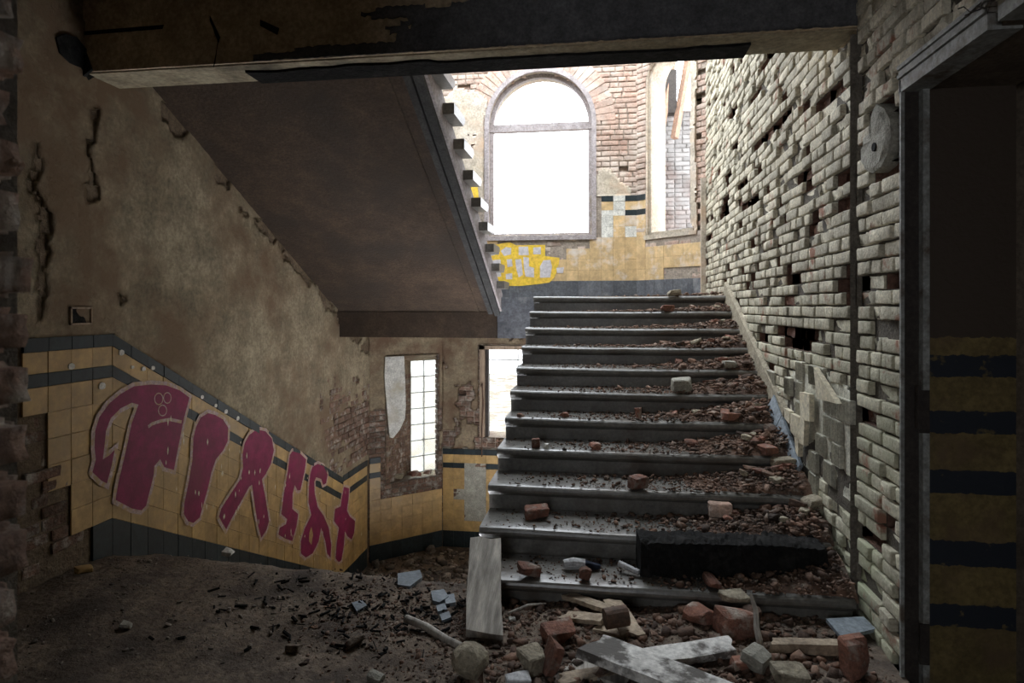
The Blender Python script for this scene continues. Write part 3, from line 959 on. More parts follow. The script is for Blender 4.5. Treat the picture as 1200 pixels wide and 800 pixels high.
for mt in ('darktile', 'ochre'):
    rest = [q for q in cells_l[300:] if q[3] == mt]
    if rest:
        m_ = MB()
        for yc, zc_, h, mt_, th, sh in rest:
            me = tile_mesh(COLW, h, sh, th, mt)
            mat_ = F_LEFT.mat(yc, zc_, .004)
            m_.add([mat_ @ v.co for v in me.vertices], [tuple(p.vertices) for p in me.polygons])
        stuff(m_.build('tiling', mt, wl))
# white chipped glaze marks on the cap
ch = MB()
for x, y, w in ((139, 413, 5), (80, 429, 5), (116, 452, 6), (165, 432, 4), (176, 431, 4), (234, 465, 4), (152, 430, 3), (250, 475, 4), (262, 482, 5), (276, 490, 5), (286, 496, 4)):
    u, v = F_LEFT.pix(x, y); r0 = w*.0045
    ch.prism([(u+r0*math.cos(k*math.pi/4)*(1+.2*math.sin(k*3)), v+r0*.8*math.sin(k*math.pi/4)) for k in range(8)], lambda a, b, d: F_LEFT.p(a, b, d), .012, .0222)
ch.build('glaze_chips', 'whitetile', wl)['kind'] = 'stuff'

# magenta lettering, pale outline under it
GR = {
    'letter': [
        # big hooked F
        ([(64, 545), (82, 480), (75, 420), (78, 330), (100, 260), (150, 190), (210, 140), (280, 100), (370, 90), (450, 95), (520, 120), (572, 158), (545, 260), (530, 330), (490, 535), (440, 520), (418, 478), (388, 515), (385, 560), (345, 720), (320, 745), (270, 735), (185, 690), (200, 600), (240, 430), (270, 290), (305, 195), (270, 185), (210, 215), (160, 265), (135, 330), (128, 400), (118, 480), (150, 460), (180, 430), (165, 510), (140, 605), (110, 590), (66, 548)], (90, 430), 4.444),
        ([(150, 90), (190, 65), (230, 75), (275, 100), (303, 145), (300, 220), (275, 270), (235, 320), (210, 390), (190, 480), (165, 570), (145, 640), (110, 670), (80, 660), (57, 620), (60, 560), (85, 440), (105, 320), (110, 200), (125, 140)], (200, 470), 4.707),
        ([(395, 230), (420, 185), (460, 155), (510, 165), (545, 205), (557, 270), (540, 345), (512, 400), (490, 430), (510, 530), (530, 660), (515, 710), (487, 752), (470, 690), (450, 570), (435, 460), (420, 470), (370, 560), (325, 640), (292, 705), (270, 670), (252, 635), (265, 590), (310, 520), (370, 430), (385, 370), (383, 290)], (200, 470), 4.707),
        ([(150, 92), (195, 105), (232, 140), (222, 210), (198, 320), (180, 322), (165, 290), (152, 340), (150, 430), (185, 460), (175, 530), (150, 618), (110, 605), (68, 580), (75, 540), (112, 520), (120, 490), (85, 460), (100, 340), (125, 200), (135, 115)], (310, 510), 5.0),
        ([(268, 185), (300, 165), (335, 180), (358, 230), (350, 280), (332, 290), (320, 255), (290, 245), (280, 270), (282, 340), (300, 420), (335, 470), (365, 540), (380, 640), (375, 715), (355, 690), (345, 620), (320, 540), (305, 620), (270, 690), (230, 715), (200, 690), (200, 620), (225, 540), (262, 465), (245, 390), (248, 300), (255, 230)], (310, 510), 5.0),
        ([(455, 300), (485, 310), (482, 370), (472, 440), (490, 475), (520, 500), (515, 570), (500, 610), (475, 590), (460, 560), (455, 640), (440, 730), (425, 742), (405, 720), (412, 630), (425, 540), (395, 500), (402, 430), (435, 415), (445, 350)], (310, 510), 5.0)],
}
gr = bpy.data.objects.new('graffiti', None); COL.objects.link(gr); gr.parent = wl


def offset_poly(poly, r):
    out = []; n = len(poly)
    area = sum(poly[i][0]*poly[(i+1) % n][1]-poly[(i+1) % n][0]*poly[i][1] for i in range(n))
    s = 1 if area > 0 else -1
    for i in range(n):
        p0, p1, p2 = Vector(poly[i-1]), Vector(poly[i]), Vector(poly[(i+1) % n])
        a = (p1-p0).normalized(); b = (p2-p1).normalized()
        na = Vector((a.y, -a.x))*s; nb = Vector((b.y, -b.x))*s
        m_ = (na+nb)
        m_ = m_.normalized() if m_.length > .05 else na
        c = max(m_.dot(na), .45)
        out.append(tuple(p1+m_*(r/c)))
    return out


def flat_shape(poly, frame, d0, d1, name, mat, parent):
    """thin coat of paint, triangulated"""
    tri = tessellate_polygon([[Vector((a, b, 0)) for a, b in poly]])
    mb_ = MB(); mb_.add([frame.p(a, b, d1) for a, b in poly], [tuple(t) for t in tri])
    return mb_.build(name, mat, parent)


for pts, (ox, oy), sc in GR['letter']:
    poly = [F_LEFT.pix(ox+x/sc, oy+y/sc) for x, y in pts]
    out = offset_poly(poly, .027)
    # outline as a ring so nothing lies behind the letter
    n = len(poly); rg = MB()
    inn = offset_poly(poly, -.002)
    rg.add([F_LEFT.p(a, b, .0212) for a, b in out]+[F_LEFT.p(a, b, .0214) for a, b in inn], [(i, (i+1) % n, n+(i+1) % n, n+i) for i in range(n)])
    lt = flat_shape(poly, F_LEFT, .0, .0224, 'letter', 'magenta', gr)
    rg.build('outline', 'pinkline', lt)
lp = [F_LEFT.pix(310+x/5, 510+y/5) for x, y in ((262, 535), (272, 580), (262, 640), (248, 620), (250, 570))]
flat_shape(lp, F_LEFT, 0, .0232, 'outline', 'ochre', gr)
ar = MB()      # pale inner strokes of the first letter
def stroke(mbx, pts, w, frame, d):
    n = len(pts); L_ = []; R_ = []
    for i in range(n):
        a = Vector(pts[max(i-1, 0)]); b = Vector(pts[min(i+1, n-1)]); t = (b-a).normalized(); nn = Vector((-t.y, t.x))*w/2
        L_.append(tuple(Vector(pts[i])+nn)); R_.append(tuple(Vector(pts[i])-nn))
    mbx.add([frame.p(a, b, d) for a, b in L_]+[frame.p(a, b, d) for a, b in R_], [(i, i+1, n+i+1, n+i) for i in range(n-1)])
stroke(ar, [F_LEFT.pix(90+x/4.444, 430+y/4.444) for x, y in ((355, 310), (375, 295), (420, 280), (470, 272), (530, 285))], .022, F_LEFT, .0236)
for cx, cy, rx, ry in ((410, 165, 22, 30), (455, 160, 20, 28), (430, 225, 22, 28)):
    stroke(ar, [F_LEFT.pix(90+(cx+rx*math.cos(k*.524))/4.444, 430+(cy+ry*math.sin(k*.524))/4.444) for k in range(13)], .007, F_LEFT, .0238)
ar.build('outline', 'pinkline', gr)
fl = MB()      # flecks where glaze and paint have flaked off
r_ = random.Random(5)
for k in range(70):
    x = r_.uniform(190, 428); y = 520+(x-200)*.5+r_.uniform(-45, 60)
    u, v = F_LEFT.pix(x, y); a_ = r_.uniform(.004, .010); b_ = r_.uniform(.012, .03)
    fl.add([F_LEFT.p(u-a_, v, .0240), F_LEFT.p(u, v-b_, .0240), F_LEFT.p(u+a_, v, .0240), F_LEFT.p(u, v+b_, .0240)], [(0, 1, 2, 3)])
stuff(fl.build('paint_flecks', 'creamtile', gr))

# small framed recess in the plaster
bu, bv = F_LEFT.pix(91, 370)
jb = thing('junction_box', 'small framed junction box recess in the left plaster wall above the tiles', 'junction box', F_LEFT.p(bu, bv, .014))
w_, h_ = .075, .050
fr = MB()
for a, b, c, d in ((-w_, w_, h_-.010, h_), (-w_, w_, -h_, -h_+.010), (-w_, -w_+.010, -h_, h_), (w_-.010, w_, -h_, h_)):
    fr.box(-.002, .014, a, b, c, d)
fr.build('frame', 'rawframe', jb)
MB().box(-.002, .004, -w_+.01, w_-.01, -h_+.01, h_-.01).build('back_plate', 'char', jb)

# ------------------------------------------------------------------ the bay: three facets with windows
UW0, UW1, UZ0, USPR = -1.52+2.16, -.12+2.16, 2.47, 3.985
UR = (UW1-UW0)/2; UCU = (UW0+UW1)/2
LW0, LW1, LZ0, LZ1 = -1.64+2.16, .05+2.16, -.24, 1.0


def far_open(v):
    g_ = []
    if UZ0 < v < USPR: g_.append((UW0, UW1))
    elif USPR <= v < USPR+UR:
        w = math.sqrt(max(UR**2-(v-USPR)**2, 0)); g_.append((UCU-w, UCU+w))
    if LZ0 < v < LZ1: g_.append((LW0, LW1))
    return g_


def far_missing(u, v, r):
    return 2 if r.random() < .03 else 0


V0 = LOW-.05
# start courses so that a joint falls on the lower sill
cells = courses(-.02, 2.64, LZ0-20*CH, 5.42, far_open, 21)
pl, mo = lay_bricks(F_FAR, cells, far_missing, 22, proud=.006)
wf = struct(mo.build('wall_far', 'palemortar'))
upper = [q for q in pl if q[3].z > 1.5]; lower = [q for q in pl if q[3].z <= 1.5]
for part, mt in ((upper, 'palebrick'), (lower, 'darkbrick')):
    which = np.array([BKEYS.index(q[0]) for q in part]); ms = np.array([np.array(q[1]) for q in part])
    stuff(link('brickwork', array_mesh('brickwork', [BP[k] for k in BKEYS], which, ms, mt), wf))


def reveal_strip(frame, outline, depth, name, mat, parent, closed=True, d=.0):
    m_ = MB(); n = len(outline)
    m_.add([frame.p(a, b, d) for a, b in outline]+[frame.p(a, b, -depth) for a, b in outline], [(i, (i+1) % n, n+(i+1) % n, n+i) for i in range(n if closed else n-1)])
    return m_.build(name, mat, parent)


arch = [(UW0, UZ0), (UW0, USPR)]+[(UCU-UR*math.cos(math.pi*k/24), USPR+UR*math.sin(math.pi*k/24)) for k in range(1, 24)]+[(UW1, USPR), (UW1, UZ0)]
reveal_strip(F_FAR, arch, .42, 'window_reveal', 'bayplaster', wf)
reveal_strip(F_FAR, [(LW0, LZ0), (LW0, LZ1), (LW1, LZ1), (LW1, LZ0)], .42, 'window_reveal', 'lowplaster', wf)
# brick arch over the big window: voussoirs stand proud
for k in range(30):
    a0, a1 = math.pi*(k+.05)/30, math.pi*(k+.95)/30
    pr = []
    for rr_, aa in ((UR+.045, a0), (UR+.30, a0), (UR+.30, a1), (UR+.045, a1)):
        pr.append((UCU-rr_*math.cos(aa), USPR+rr_*math.sin(aa)))
    MB().prism(pr, lambda a, b, d: F_FAR.p(a, b, d), -.02, .006+.004*rnd.random()).build('arch_brick', 'palebrick', wf)

wn1 = bpy.data.objects.new('window_1', None); COL.objects.link(wn1); wn1.location = F_FAR.p(UCU, UZ0, 0); struct(wn1)


def at_parent(o, par):
    o.parent = par; o.matrix_parent_inverse = Matrix.Translation(par.location).inverted(); return o


def ring_frame(outline, w, d0, d1, frame, name, mat, par):
    inn = offset_poly(outline, -w); n = len(outline); m_ = MB()
    vs_ = [frame.p(a, b, d0) for a, b in outline]+[frame.p(a, b, d0) for a, b in inn]+[frame.p(a, b, d1) for a, b in outline]+[frame.p(a, b, d1) for a, b in inn]
    fs = []
    for i in range(n):
        j = (i+1) % n
        fs += [(i, j, n+j, n+i), (2*n+i, 2*n+j, 3*n+j, 3*n+i), (i, j, 2*n+j, 2*n+i), (n+i, n+j, 3*n+j, 3*n+i)]
    m_.add(vs_, fs)
    return at_parent(m_.build(name, mat), par)


ring_frame(offset_poly(arch, .05), .06, -.01, .03, F_FAR, 'architrave', 'framewood', wn1)
ring_frame(arch, .055, -.16, -.09, F_FAR, 'window_frame', 'framewood', wn1)
at_parent(MB().prism([(UW0, USPR-.075), (UW1, USPR-.075), (UW1, USPR+.025), (UW0, USPR+.025)], lambda a, b, d: F_FAR.p(a, b, d), -.17, -.08).build('transom', 'framewood'), wn1)

# tiles of the upper bay
UT = MID+1.355
HOLES_U = [wall_poly(F_FAR, [(578, 279), (645, 279), (645, 287), (578, 287)]), wall_poly(F_FAR, [(640, 279), (692, 279), (692, 287), (667, 287), (667, 300), (640, 300)]),
           wall_poly(F_FAR, [(586, 327), (592, 327), (592, 340), (586, 340)])]
ROWS_U = [(.075, 'darktile', .014), (.115, 'paleochre', .010), (.072, 'darktile', .010)]+[(.1425, 'paleochre', .010)]*6+[(.26, 'slate', .012)]


def tile_field(frame, parent, u0, u1, top, rows, blocked, colw=.15, swap=None):
    nc = max(1, round((u1-u0)/colw)); cw = (u1-u0)/nc
    for c in range(nc):
        u = u0+(c+.5)*cw; z = top
        for h, mt, th in rows:
            zc_ = z-h/2; z -= h
            if blocked(u, zc_, cw, h): continue
            m2 = mt
            if swap: m2 = swap(u, zc_, mt)
            tile(frame, parent, u, zc_, cw, h, m2, th=th)


def blk_far(u, v, w, h):
    if v+h/2 > UZ0-.02 and UW0-.07 < u < UW1+.07: return True
    if v > UZ0 and u < UW0: return fbm(u*3, v*3, 52) > .35
    for p in HOLES_U:
        if bool(in_poly(p, u, v)): return True
    return False


def swap_far(u, v, m):
    if m == 'darktile' and rnd.random() < .55: return 'whitetile'
    if u > UW1 and v > UZ0 and m == 'paleochre' and rnd.random() < .5: return 'whitetile'
    return m


tile_field(F_FAR, wf, .0, 2.62, UT, ROWS_U, blk_far, swap=swap_far)
bedk = lambda u, v: (v < UT) & ~((v > UZ0) & (u > UW0) & (u < UW1))
sheet('tile_bed', F_FAR, 0, 2.62, MID-.02, UT+.02, bedk, 'palemortar', wf, cell=.05, thick=.004, seed=14, rough=.001)


def far_plaster(u, v):
    e = fbm(u*2.6, v*2.6, 71); e2 = fbm(u*9, v*9, 72)
    op = ((v < USPR) & (v > UZ0) & (u > UW0-.06) & (u < UW1+.06)) | ((v >= USPR) & ((u-UCU)**2+(v-USPR)**2 < (UR+.06)**2))
    k = (v > UT) & ~op
    left_ = (u < UW0) & (v < 4.1+e*.6) & (e+.2*e2 > .42)
    tri = in_poly(wall_poly(F_FAR, [(706, 196), (716, 203), (739, 222), (741, 231), (699, 231), (699, 205)]), u+(e2-.5)*.10, v+(e2-.5)*.10)
    topl = (u < 1.0) & (v > 4.75) & (e > .45)
    return k & (left_ | tri | topl)


sheet('plaster', F_FAR, 0, 2.62, UT, 5.38, far_plaster, 'bayplaster', wf, cell=.025, thick=.016, seed=15, rough=.003)
# yellow and silver throw-up under the big window
gy_ = bpy.data.objects.new('graffiti', None); COL.objects.link(gy_); gy_.parent = wf
F10 = lambda pts: [F_FAR.pix(560+x/10, 270+y/10) for x, y in pts]
flat_shape(F10([(90, 200), (180, 175), (300, 150), (380, 140), (450, 175), (790, 170), (790, 300), (960, 320), (950, 400), (930, 430), (920, 500), (900, 550), (840, 610), (700, 630), (500, 650), (290, 650), (240, 580), (150, 560), (120, 400), (80, 320)]), F_FAR, 0, .0175, 'paint_fill', 'yellowpaint', gy_)
flat_shape([F_FAR.pix(x, y) for x, y in ((536, 206), (548, 204), (560, 216), (562, 236), (552, 233), (545, 222))], F_FAR, 0, .034, 'paint_fill', 'yellowpaint', gy_)
for pts in ([(110, 220), (170, 200), (215, 240), (200, 290), (120, 300)], [(270, 240), (330, 195), (395, 205), (390, 280), (310, 300)], [(480, 190), (590, 190), (600, 290), (480, 290)], [(650, 200), (740, 195), (740, 280), (650, 280)],
            [(160, 350), (270, 340), (275, 540), (170, 550), (190, 450)], [(340, 340), (400, 335), (410, 420), (350, 430)], [(330, 510), (405, 500), (405, 570), (330, 572)], [(440, 340), (510, 335), (530, 520), (480, 550), (450, 440)],
            [(535, 310), (600, 320), (600, 420), (660, 440), (660, 550), (560, 540), (540, 430)], [(730, 420), (770, 350), (850, 345), (870, 420), (850, 550), (730, 555)], [(920, 440), (1010, 430), (1000, 500), (930, 500)]):
    flat_shape(F10(pts), F_FAR, 0, .0185, 'paint_fill', 'lilacpaint', gy_)

# right facet
RW0, RW1, RZ0 = F_FR.pix(757, 300)[0], F_FR.pix(812, 300)[0], 2.45
RSPR = 4.42; RR_ = (RW1-RW0)/2; RC = (RW0+RW1)/2
UFR = 1.033


def fr_open(v):
    if RZ0 < v < RSPR: return [(RW0, RW1)]
    if RSPR <= v < RSPR+RR_:
        w = math.sqrt(max(RR_**2-(v-RSPR)**2, 0)); return [(RC-w, RC+w)]
    return []


cells = courses(-.03, UFR+.02, LOW, 5.42, fr_open, 24)
pl, mo = lay_bricks(F_FR, cells, lambda u, v, r: (1 if (u > RW1 and r.random() < .10) else 0), 25, proud=.012)
wfr = struct(mo.build('wall_far_right', 'palemortar'))
which = np.array([BKEYS.index(q[0]) for q in pl]); ms = np.array([np.array(q[1]) for q in pl])
stuff(link('brickwork', array_mesh('brickwork', [BP[k] for k in BKEYS], which, ms, 'palebrick'), wfr))
arch_r = [(RW0, RZ0), (RW0, RSPR)]+[(RC-RR_*math.cos(math.pi*k/16), RSPR+RR_*math.sin(math.pi*k/16)) for k in range(1, 16)]+[(RW1, RSPR), (RW1, RZ0)]
reveal_strip(F_FR, arch_r, .40, 'window_reveal', 'bayplaster', wfr)
wn2 = bpy.data.objects.new('window_2', None); COL.objects.link(wn2); wn2.location = F_FR.p(RC, RZ0, 0); struct(wn2)
ring_frame(arch_r, .04, -.12, -.06, F_FR, 'window_frame', 'bayplaster', wn2)
at_parent(MB().prism([(RW0-.02, RZ0-.06), (RW1+.06, RZ0-.05), (RW1+.06, RZ0), (RW0-.02, RZ0)], lambda a, b, d: F_FR.p(a, b, d), -.40, .02).build('window_sill', 'bayplaster'), wn2)
tile_field(F_FR, wfr, .0, UFR-.02, UT, ROWS_U, lambda u, v, w, h: (v+h/2 > RZ0-.03 and u > RW0-.04) or bool(in_poly(wall_poly(F_FR, [(783, 320), (830, 318), (830, 338), (783, 338)]), u, v)) or bool(in_poly(wall_poly(F_FR, [(796, 272), (832, 272), (832, 283), (796, 285)]), u, v)), swap=lambda u, v, m: m)
sheet('tile_bed', F_FR, 0, UFR, MID-.02, RZ0-.01, lambda u, v: u > -1, 'palemortar', wfr, cell=.05, thick=.004, seed=16, rough=.001)
rp = MB()    # ragged plaster edge beside the corner of the bay
rp_e = sheet('plaster', F_FR, RW1-.02, UFR, RZ0+.0, 5.38, lambda u, v: (u < RW1+.03+.05*fbm(v*6, u*3, 81)) & (fbm(u*6, v*6, 82) > .35), 'bayplaster', wfr, cell=.02, thick=.03, seed=18, rough=.01)
MB().box(XR-.055, XR+.0, YC-.03, YC+.03, MID, 3.05).build('trim_3', 'bayplaster')['kind'] = 'structure'

SILL = []
# left facet, low: splayed opening with a glazed grid
LU0, LU1 = F_FL.pix(452, 500)[0], F_FL.pix(513, 500)[0]
Lz0, Lz1 = -.80, .88
UFL = 1.056
cells = courses(-.03, UFL+.02, LOW, 5.42, lambda v: [(LU0, LU1)] if Lz0 < v < Lz1 else ([(.25, .90)] if 2.45 < v < 4.5 else []), 26)
pl, mo = lay_bricks(F_FL, cells, lambda u, v, r: 0, 27, proud=.008)
wfl = struct(mo.build('wall_far_left', 'mortar'))
which = np.array([BKEYS.index(q[0]) for q in pl]); ms = np.array([np.array(q[1]) for q in pl])
stuff(link('brickwork', array_mesh('brickwork', [BP[k] for k in BKEYS], which, ms, 'darkbrick'), wfl))
F_FLO = Frame(F_FL.o+F_FL.n*.30, F_FL.u, F_FL.n)
PU0, PU1 = F_FLO.pix(481, 480)[0], F_FLO.pix(512, 480)[0]
Pz0, Pz1 = F_FLO.pix(496, 552)[1], F_FLO.pix(496, 422)[1]
sp = MB()
A = [(LU0, Lz0), (LU1, Lz0), (LU1, Lz1), (LU0, Lz1)]; B = [(PU0, Pz0), (PU1, Pz0), (PU1, Pz1), (PU0, Pz1)]
sp.add([F_FL.p(a, b, 0) for a, b in A]+[F_FL.p(a, b, -.30) for a, b in B], [(i, (i+1) % 4, 4+(i+1) % 4, 4+i) for i in range(4)])
sp.add([F_FL.p(a, b, -.301) for a, b in ((PU0-1, Pz0-.6), (PU1+.6, Pz0-.6), (PU1+.6, Pz0), (PU0-1, Pz0), (PU0-1, Pz1), (PU1+.6, Pz1), (PU1+.6, Pz1+.6), (PU0-1, Pz1+.6), (PU0, Pz0), (PU0, Pz1), (PU1, Pz0), (PU1, Pz1))],
       [(0, 1, 2, 3), (4, 5, 6, 7), (3, 8, 9, 4), (10, 2, 5, 11)])
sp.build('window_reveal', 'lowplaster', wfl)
# bare bricks of the left splay
r_ = random.Random(12)
d_spl = (F_FL.p(PU0, 0, -.30)-F_FL.p(LU0, 0, 0)); Ls = d_spl.length; d_spl.normalize()
F_SPL = Frame(F_FL.p(LU0, 0, 0), d_spl, Vector((d_spl.y, -d_spl.x, 0))*-1)
for k in range(20):
    z = Lz0+.02+k*CH
    if z > Lz1-.08: break
    off = .0 if k % 2 else -.06
    u = off
    while u < Ls-.02:
        a, b = max(u, .0), min(u+.125, Ls)
        if b-a > .04:
            mm_ = F_SPL.mat((a+b)/2, z+CH/2, .004+r_.uniform(0, .006)) @ Matrix.Diagonal(((b-a-JT)/.115, .3, 1, 1))
            o = link('brick', brick_mesh((1, r_.randrange(5)), 'darkbrick'), wfl); o.matrix_world = mm_
        u += .125
wn3 = bpy.data.objects.new('window_3', None); COL.objects.link(wn3); wn3.location = F_FLO.p((PU0+PU1)/2, Pz0, 0); struct(wn3)
nr = 7; pw = (PU1-PU0)/2; ph = (Pz1-Pz0)/nr
gm_ = MB()
for c in range(3):
    u = PU0+c*pw; gm_.prism([(u-.006, Pz0), (u+.006, Pz0), (u+.006, Pz1), (u-.006, Pz1)], lambda a, b, d: F_FLO.p(a, b, d), -.025, .010)
for k in range(nr+1):
    z = Pz0+k*ph; gm_.prism([(PU0, z-.006), (PU1, z-.006), (PU1, z+.006), (PU0, z+.006)], lambda a, b, d: F_FLO.p(a, b, d), -.025, .009)
at_parent(gm_.build('window_frame', 'steel'), wn3)
for c in range(2):
    for k in range(nr):
        u = PU0+c*pw; z = Pz0+k*ph
        at_parent(MB().prism([(u+.006, z+.006), (u+pw-.006, z+.006), (u+pw-.006, z+ph-.006), (u+.006, z+ph-.006)], lambda a, b, d: F_FLO.p(a, b, d), -.012, -.006).build('pane', 'glass'), wn3)
for i, (su, sd, sz, mt, lb) in enumerate(((LU0+.22, -.10, .09, 'mortarlump', 'pale mortar lump at the left of the narrow window sill'), (LU0+.45, -.08, .11, 'redbrick', 'red brick bat in the middle of the narrow window sill'), (LU0+.64, -.09, .09, 'darkbrick', 'dark brick bit at the right of the narrow window sill'))):
    SILL.append((tuple(F_FL.p(su, Lz0+.05, sd)), sz, mt, lb))
# hanging pale board at the left of the narrow window
F_HB = Frame(F_FL.p(0, 0, .03), F_FL.u, F_FL.n)
hb = [F_HB.pix(x, y) for x, y in ((451, 418), (473, 417), (474, 440), (475, 475), (474, 490), (468, 503), (460, 513), (456, 512), (453, 480), (450, 440))]
tag(MB().prism(hb, lambda a, b, d: F_HB.p(a, b, d), 0, .018).build('board', 'whiteplaster'), 'pale torn board hanging at the left of the narrow low window', 'board')

# tiles of the lower bay
LT = 1.36+SL*(YB_-YA_)
ROWS_L = [(.075, 'darktile', .016), (.115, 'ochre', .010), (.072, 'darktile', .010)]+[(.1425, 'ochre', .010)]*6+[(.22, 'darktile', .012)]
tile_field(F_FL, wfl, .01, UFL-.01, LT, ROWS_L, lambda u, v, w, h: v+h/2 > Lz0-.02 and LU0-.06 < u < LU1+.06)
gone_f = wall_poly(F_FAR, [(540, 546), (566, 540), (570, 612), (548, 612), (546, 590), (534, 586), (534, 570), (540, 566)])
tile_field(F_FAR, wf, .01, 1.66, LT, ROWS_L, lambda u, v, w, h: (v+h/2 > LZ0-.02 and u > LW0-.06) or bool(in_poly(gone_f, u, v)))
sheet('tile_bed', F_FAR, 0, 2.62, LOW, LT+.02, lambda u, v: ~((v > LZ0) & (u > LW0)), 'tilebed', wf, cell=.05, thick=.004, seed=17, rough=.001)


def low_pl(seed, op):
    def f(u, v):
        e = fbm(u*3.2, v*2.6, seed); e2 = fbm(u*10, v*10, seed+3)
        return (v > LT) & ~op(u, v) & (e+.25*(e2-.5)+(v-.1)*.22 > .46)
    return f


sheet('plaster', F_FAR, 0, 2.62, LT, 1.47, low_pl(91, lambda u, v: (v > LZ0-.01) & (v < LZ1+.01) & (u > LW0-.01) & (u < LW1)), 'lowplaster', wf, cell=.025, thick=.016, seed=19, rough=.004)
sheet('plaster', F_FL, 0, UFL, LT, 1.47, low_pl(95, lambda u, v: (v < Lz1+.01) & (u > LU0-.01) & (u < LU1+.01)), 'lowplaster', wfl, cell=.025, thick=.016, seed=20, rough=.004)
sheet('plaster', F_FL, 0, UFL, MID, 5.38, lambda u, v: ~((v > 2.43) & (v < 4.53) & (u > .22) & (u < .93)), 'bayplaster', wfl, cell=.05, thick=.016, seed=20, rough=.004)

# frame of the low window behind the steps
wn4 = bpy.data.objects.new('window_4', None); COL.objects.link(wn4); wn4.location = F_FAR.p((LW0+LW1)/2, LZ0, 0); struct(wn4)
at_parent(MB().prism([(LW0, LZ0), (LW0+.07, LZ0), (LW0+.07, LZ1), (LW0, LZ1)], lambda a, b, d: F_FAR.p(a, b, d), -.05, .012).build('window_frame', 'rawframe'), wn4)
at_parent(MB().prism([(LW0+.075, LZ0), (LW0+.115, LZ0), (LW0+.115, LZ1), (LW0+.075, LZ1)], lambda a, b, d: F_FAR.p(a, b, d), -.12, -.02).build('window_frame', 'darksteel'), wn4)
at_parent(MB().prism([(LW0, LZ1-.05), (LW1, LZ1-.05), (LW1, LZ1), (LW0, LZ1)], lambda a, b, d: F_FAR.p(a, b, d), -.05, .012).build('window_frame', 'rawframe'), wn4)
at_parent(MB().box(-1.52, .05, YB+.06, YB+.09, .80, .812).build('glazing_bar', 'steel'), wn4)
at_parent(MB().box(-1.13, -1.118, YB+.06, YB+.09, .55, .95).build('glazing_bar', 'steel'), wn4)
at_parent(MB().tube([F_FAR.p(LW0+.02, .45, .03), F_FAR.p(LW0+.05, .5, .06), F_FAR.p(LW0+.06, .2, .05), F_FAR.p(LW0+.04, -.1, .04), F_FAR.p(LW0+.035, -.5, .03)], .008, 6).build('loose_cable', 'rust'), wn4)

# outer masonry so daylight only comes through the openings
ow = MB()
def outer_with_hole(frame, u0, u1, v0, v1, hs, d):
    vs_cuts = sorted({v0, v1}|{h[2] for h in hs}|{h[3] for h in hs})
    for va, vb in zip(vs_cuts[:-1], vs_cuts[1:]):
        vm = (va+vb)/2; a = u0
        for h in sorted([h for h in hs if h[2] < vm < h[3]]):
            ow.add([frame.p(a, va, d), frame.p(h[0], va, d), frame.p(h[0], vb, d), frame.p(a, vb, d)], [(0, 1, 2, 3)]); a = h[1]
        ow.add([frame.p(a, va, d), frame.p(u1, va, d), frame.p(u1, vb, d), frame.p(a, vb, d)], [(0, 1, 2, 3)])


outer_with_hole(F_FAR, -.2, 2.82, -2.2, 5.6, [(UW0-.001, UW1+.001, UZ0, USPR+UR), (LW0, LW1, LZ0, LZ1)], -.42)
struct(ow.build('wall_outer_bay', 'mortar'))

# ------------------------------------------------------------------ wall the camera looks past (left doorway jamb), room behind
jm = struct(MB().box(XL-.3, -1.02, .76, .98, -.04, 3.3).build('wall_front', 'mortar'))
JX = on_y(.785, 33, 400)[0]
k = 0; z = -.02
while z < 3.2:
    h = .078+rnd.uniform(-.006, .006); e = JX+rnd.uniform(-.014, .010)
    import bmesh
    bm = bmesh.new()
    bmesh.ops.create_cube(bm, size=1)
    bmesh.ops.bevel(bm, geom=bm.edges[:], offset=.14, segments=2, affect='EDGES')
    bmesh.ops.subdivide_edges(bm, edges=bm.edges[:], cuts=2, use_grid_fill=True)
    sx_, sy_, sz_ = .24, .115, h-.012
    for v in bm.verts:
        v.co = Vector((v.co.x*sx_, v.co.y*sy_, v.co.z*sz_))
        nn = float(fbm(v.co.x*40+k*7, v.co.z*40+v.co.y*33, k))-.5
        v.co += v.co.normalized()*nn*.020
        v.co.x += (float(fbm(v.co.z*22, k*3.3, 7))-.5)*.018
    me = bpy.data.meshes.new('brick'); bm.to_mesh(me); bm.free(); me.materials.append(MAT['jambbrick'])
    me.polygons.foreach_set('use_smooth', [True]*len(me.polygons))
    o = link('brick', me, jm, (e-.12, .735+rnd.uniform(-.008, .008), z+h/2), (0, rnd.gauss(0, .02), rnd.gauss(0, .04)))
    z += h; k += 1
struct(MB().box(XL-.3, -.03+XL-.0, -2.4, 1.0, -.04, 3.3).build('wall_near_left', 'hidden'))
struct(MB().box(2.88, 3.0, -2.4, .9, -.04, 3.3).build('wall_near_right', 'hidden'))
struct(MB().box(1.55, 2.9, .75, .92, -.04, 3.3).build('wall_front_right', 'hidden'))
bw = MB()
for a, b, c, d in ((XL-.1, -1.55, -.04, 3.3), (-.25, 2.9, -.04, 3.3), (-1.55, -.25, -.04, 1.2), (-1.55, -.25, 2.2, 3.3)):  # window gap added in the unseen rear wall to let in fill light
    bw.box(a, b, -2.3, -2.2, c, d)
struct(bw.build('wall_rear', 'hidden'))

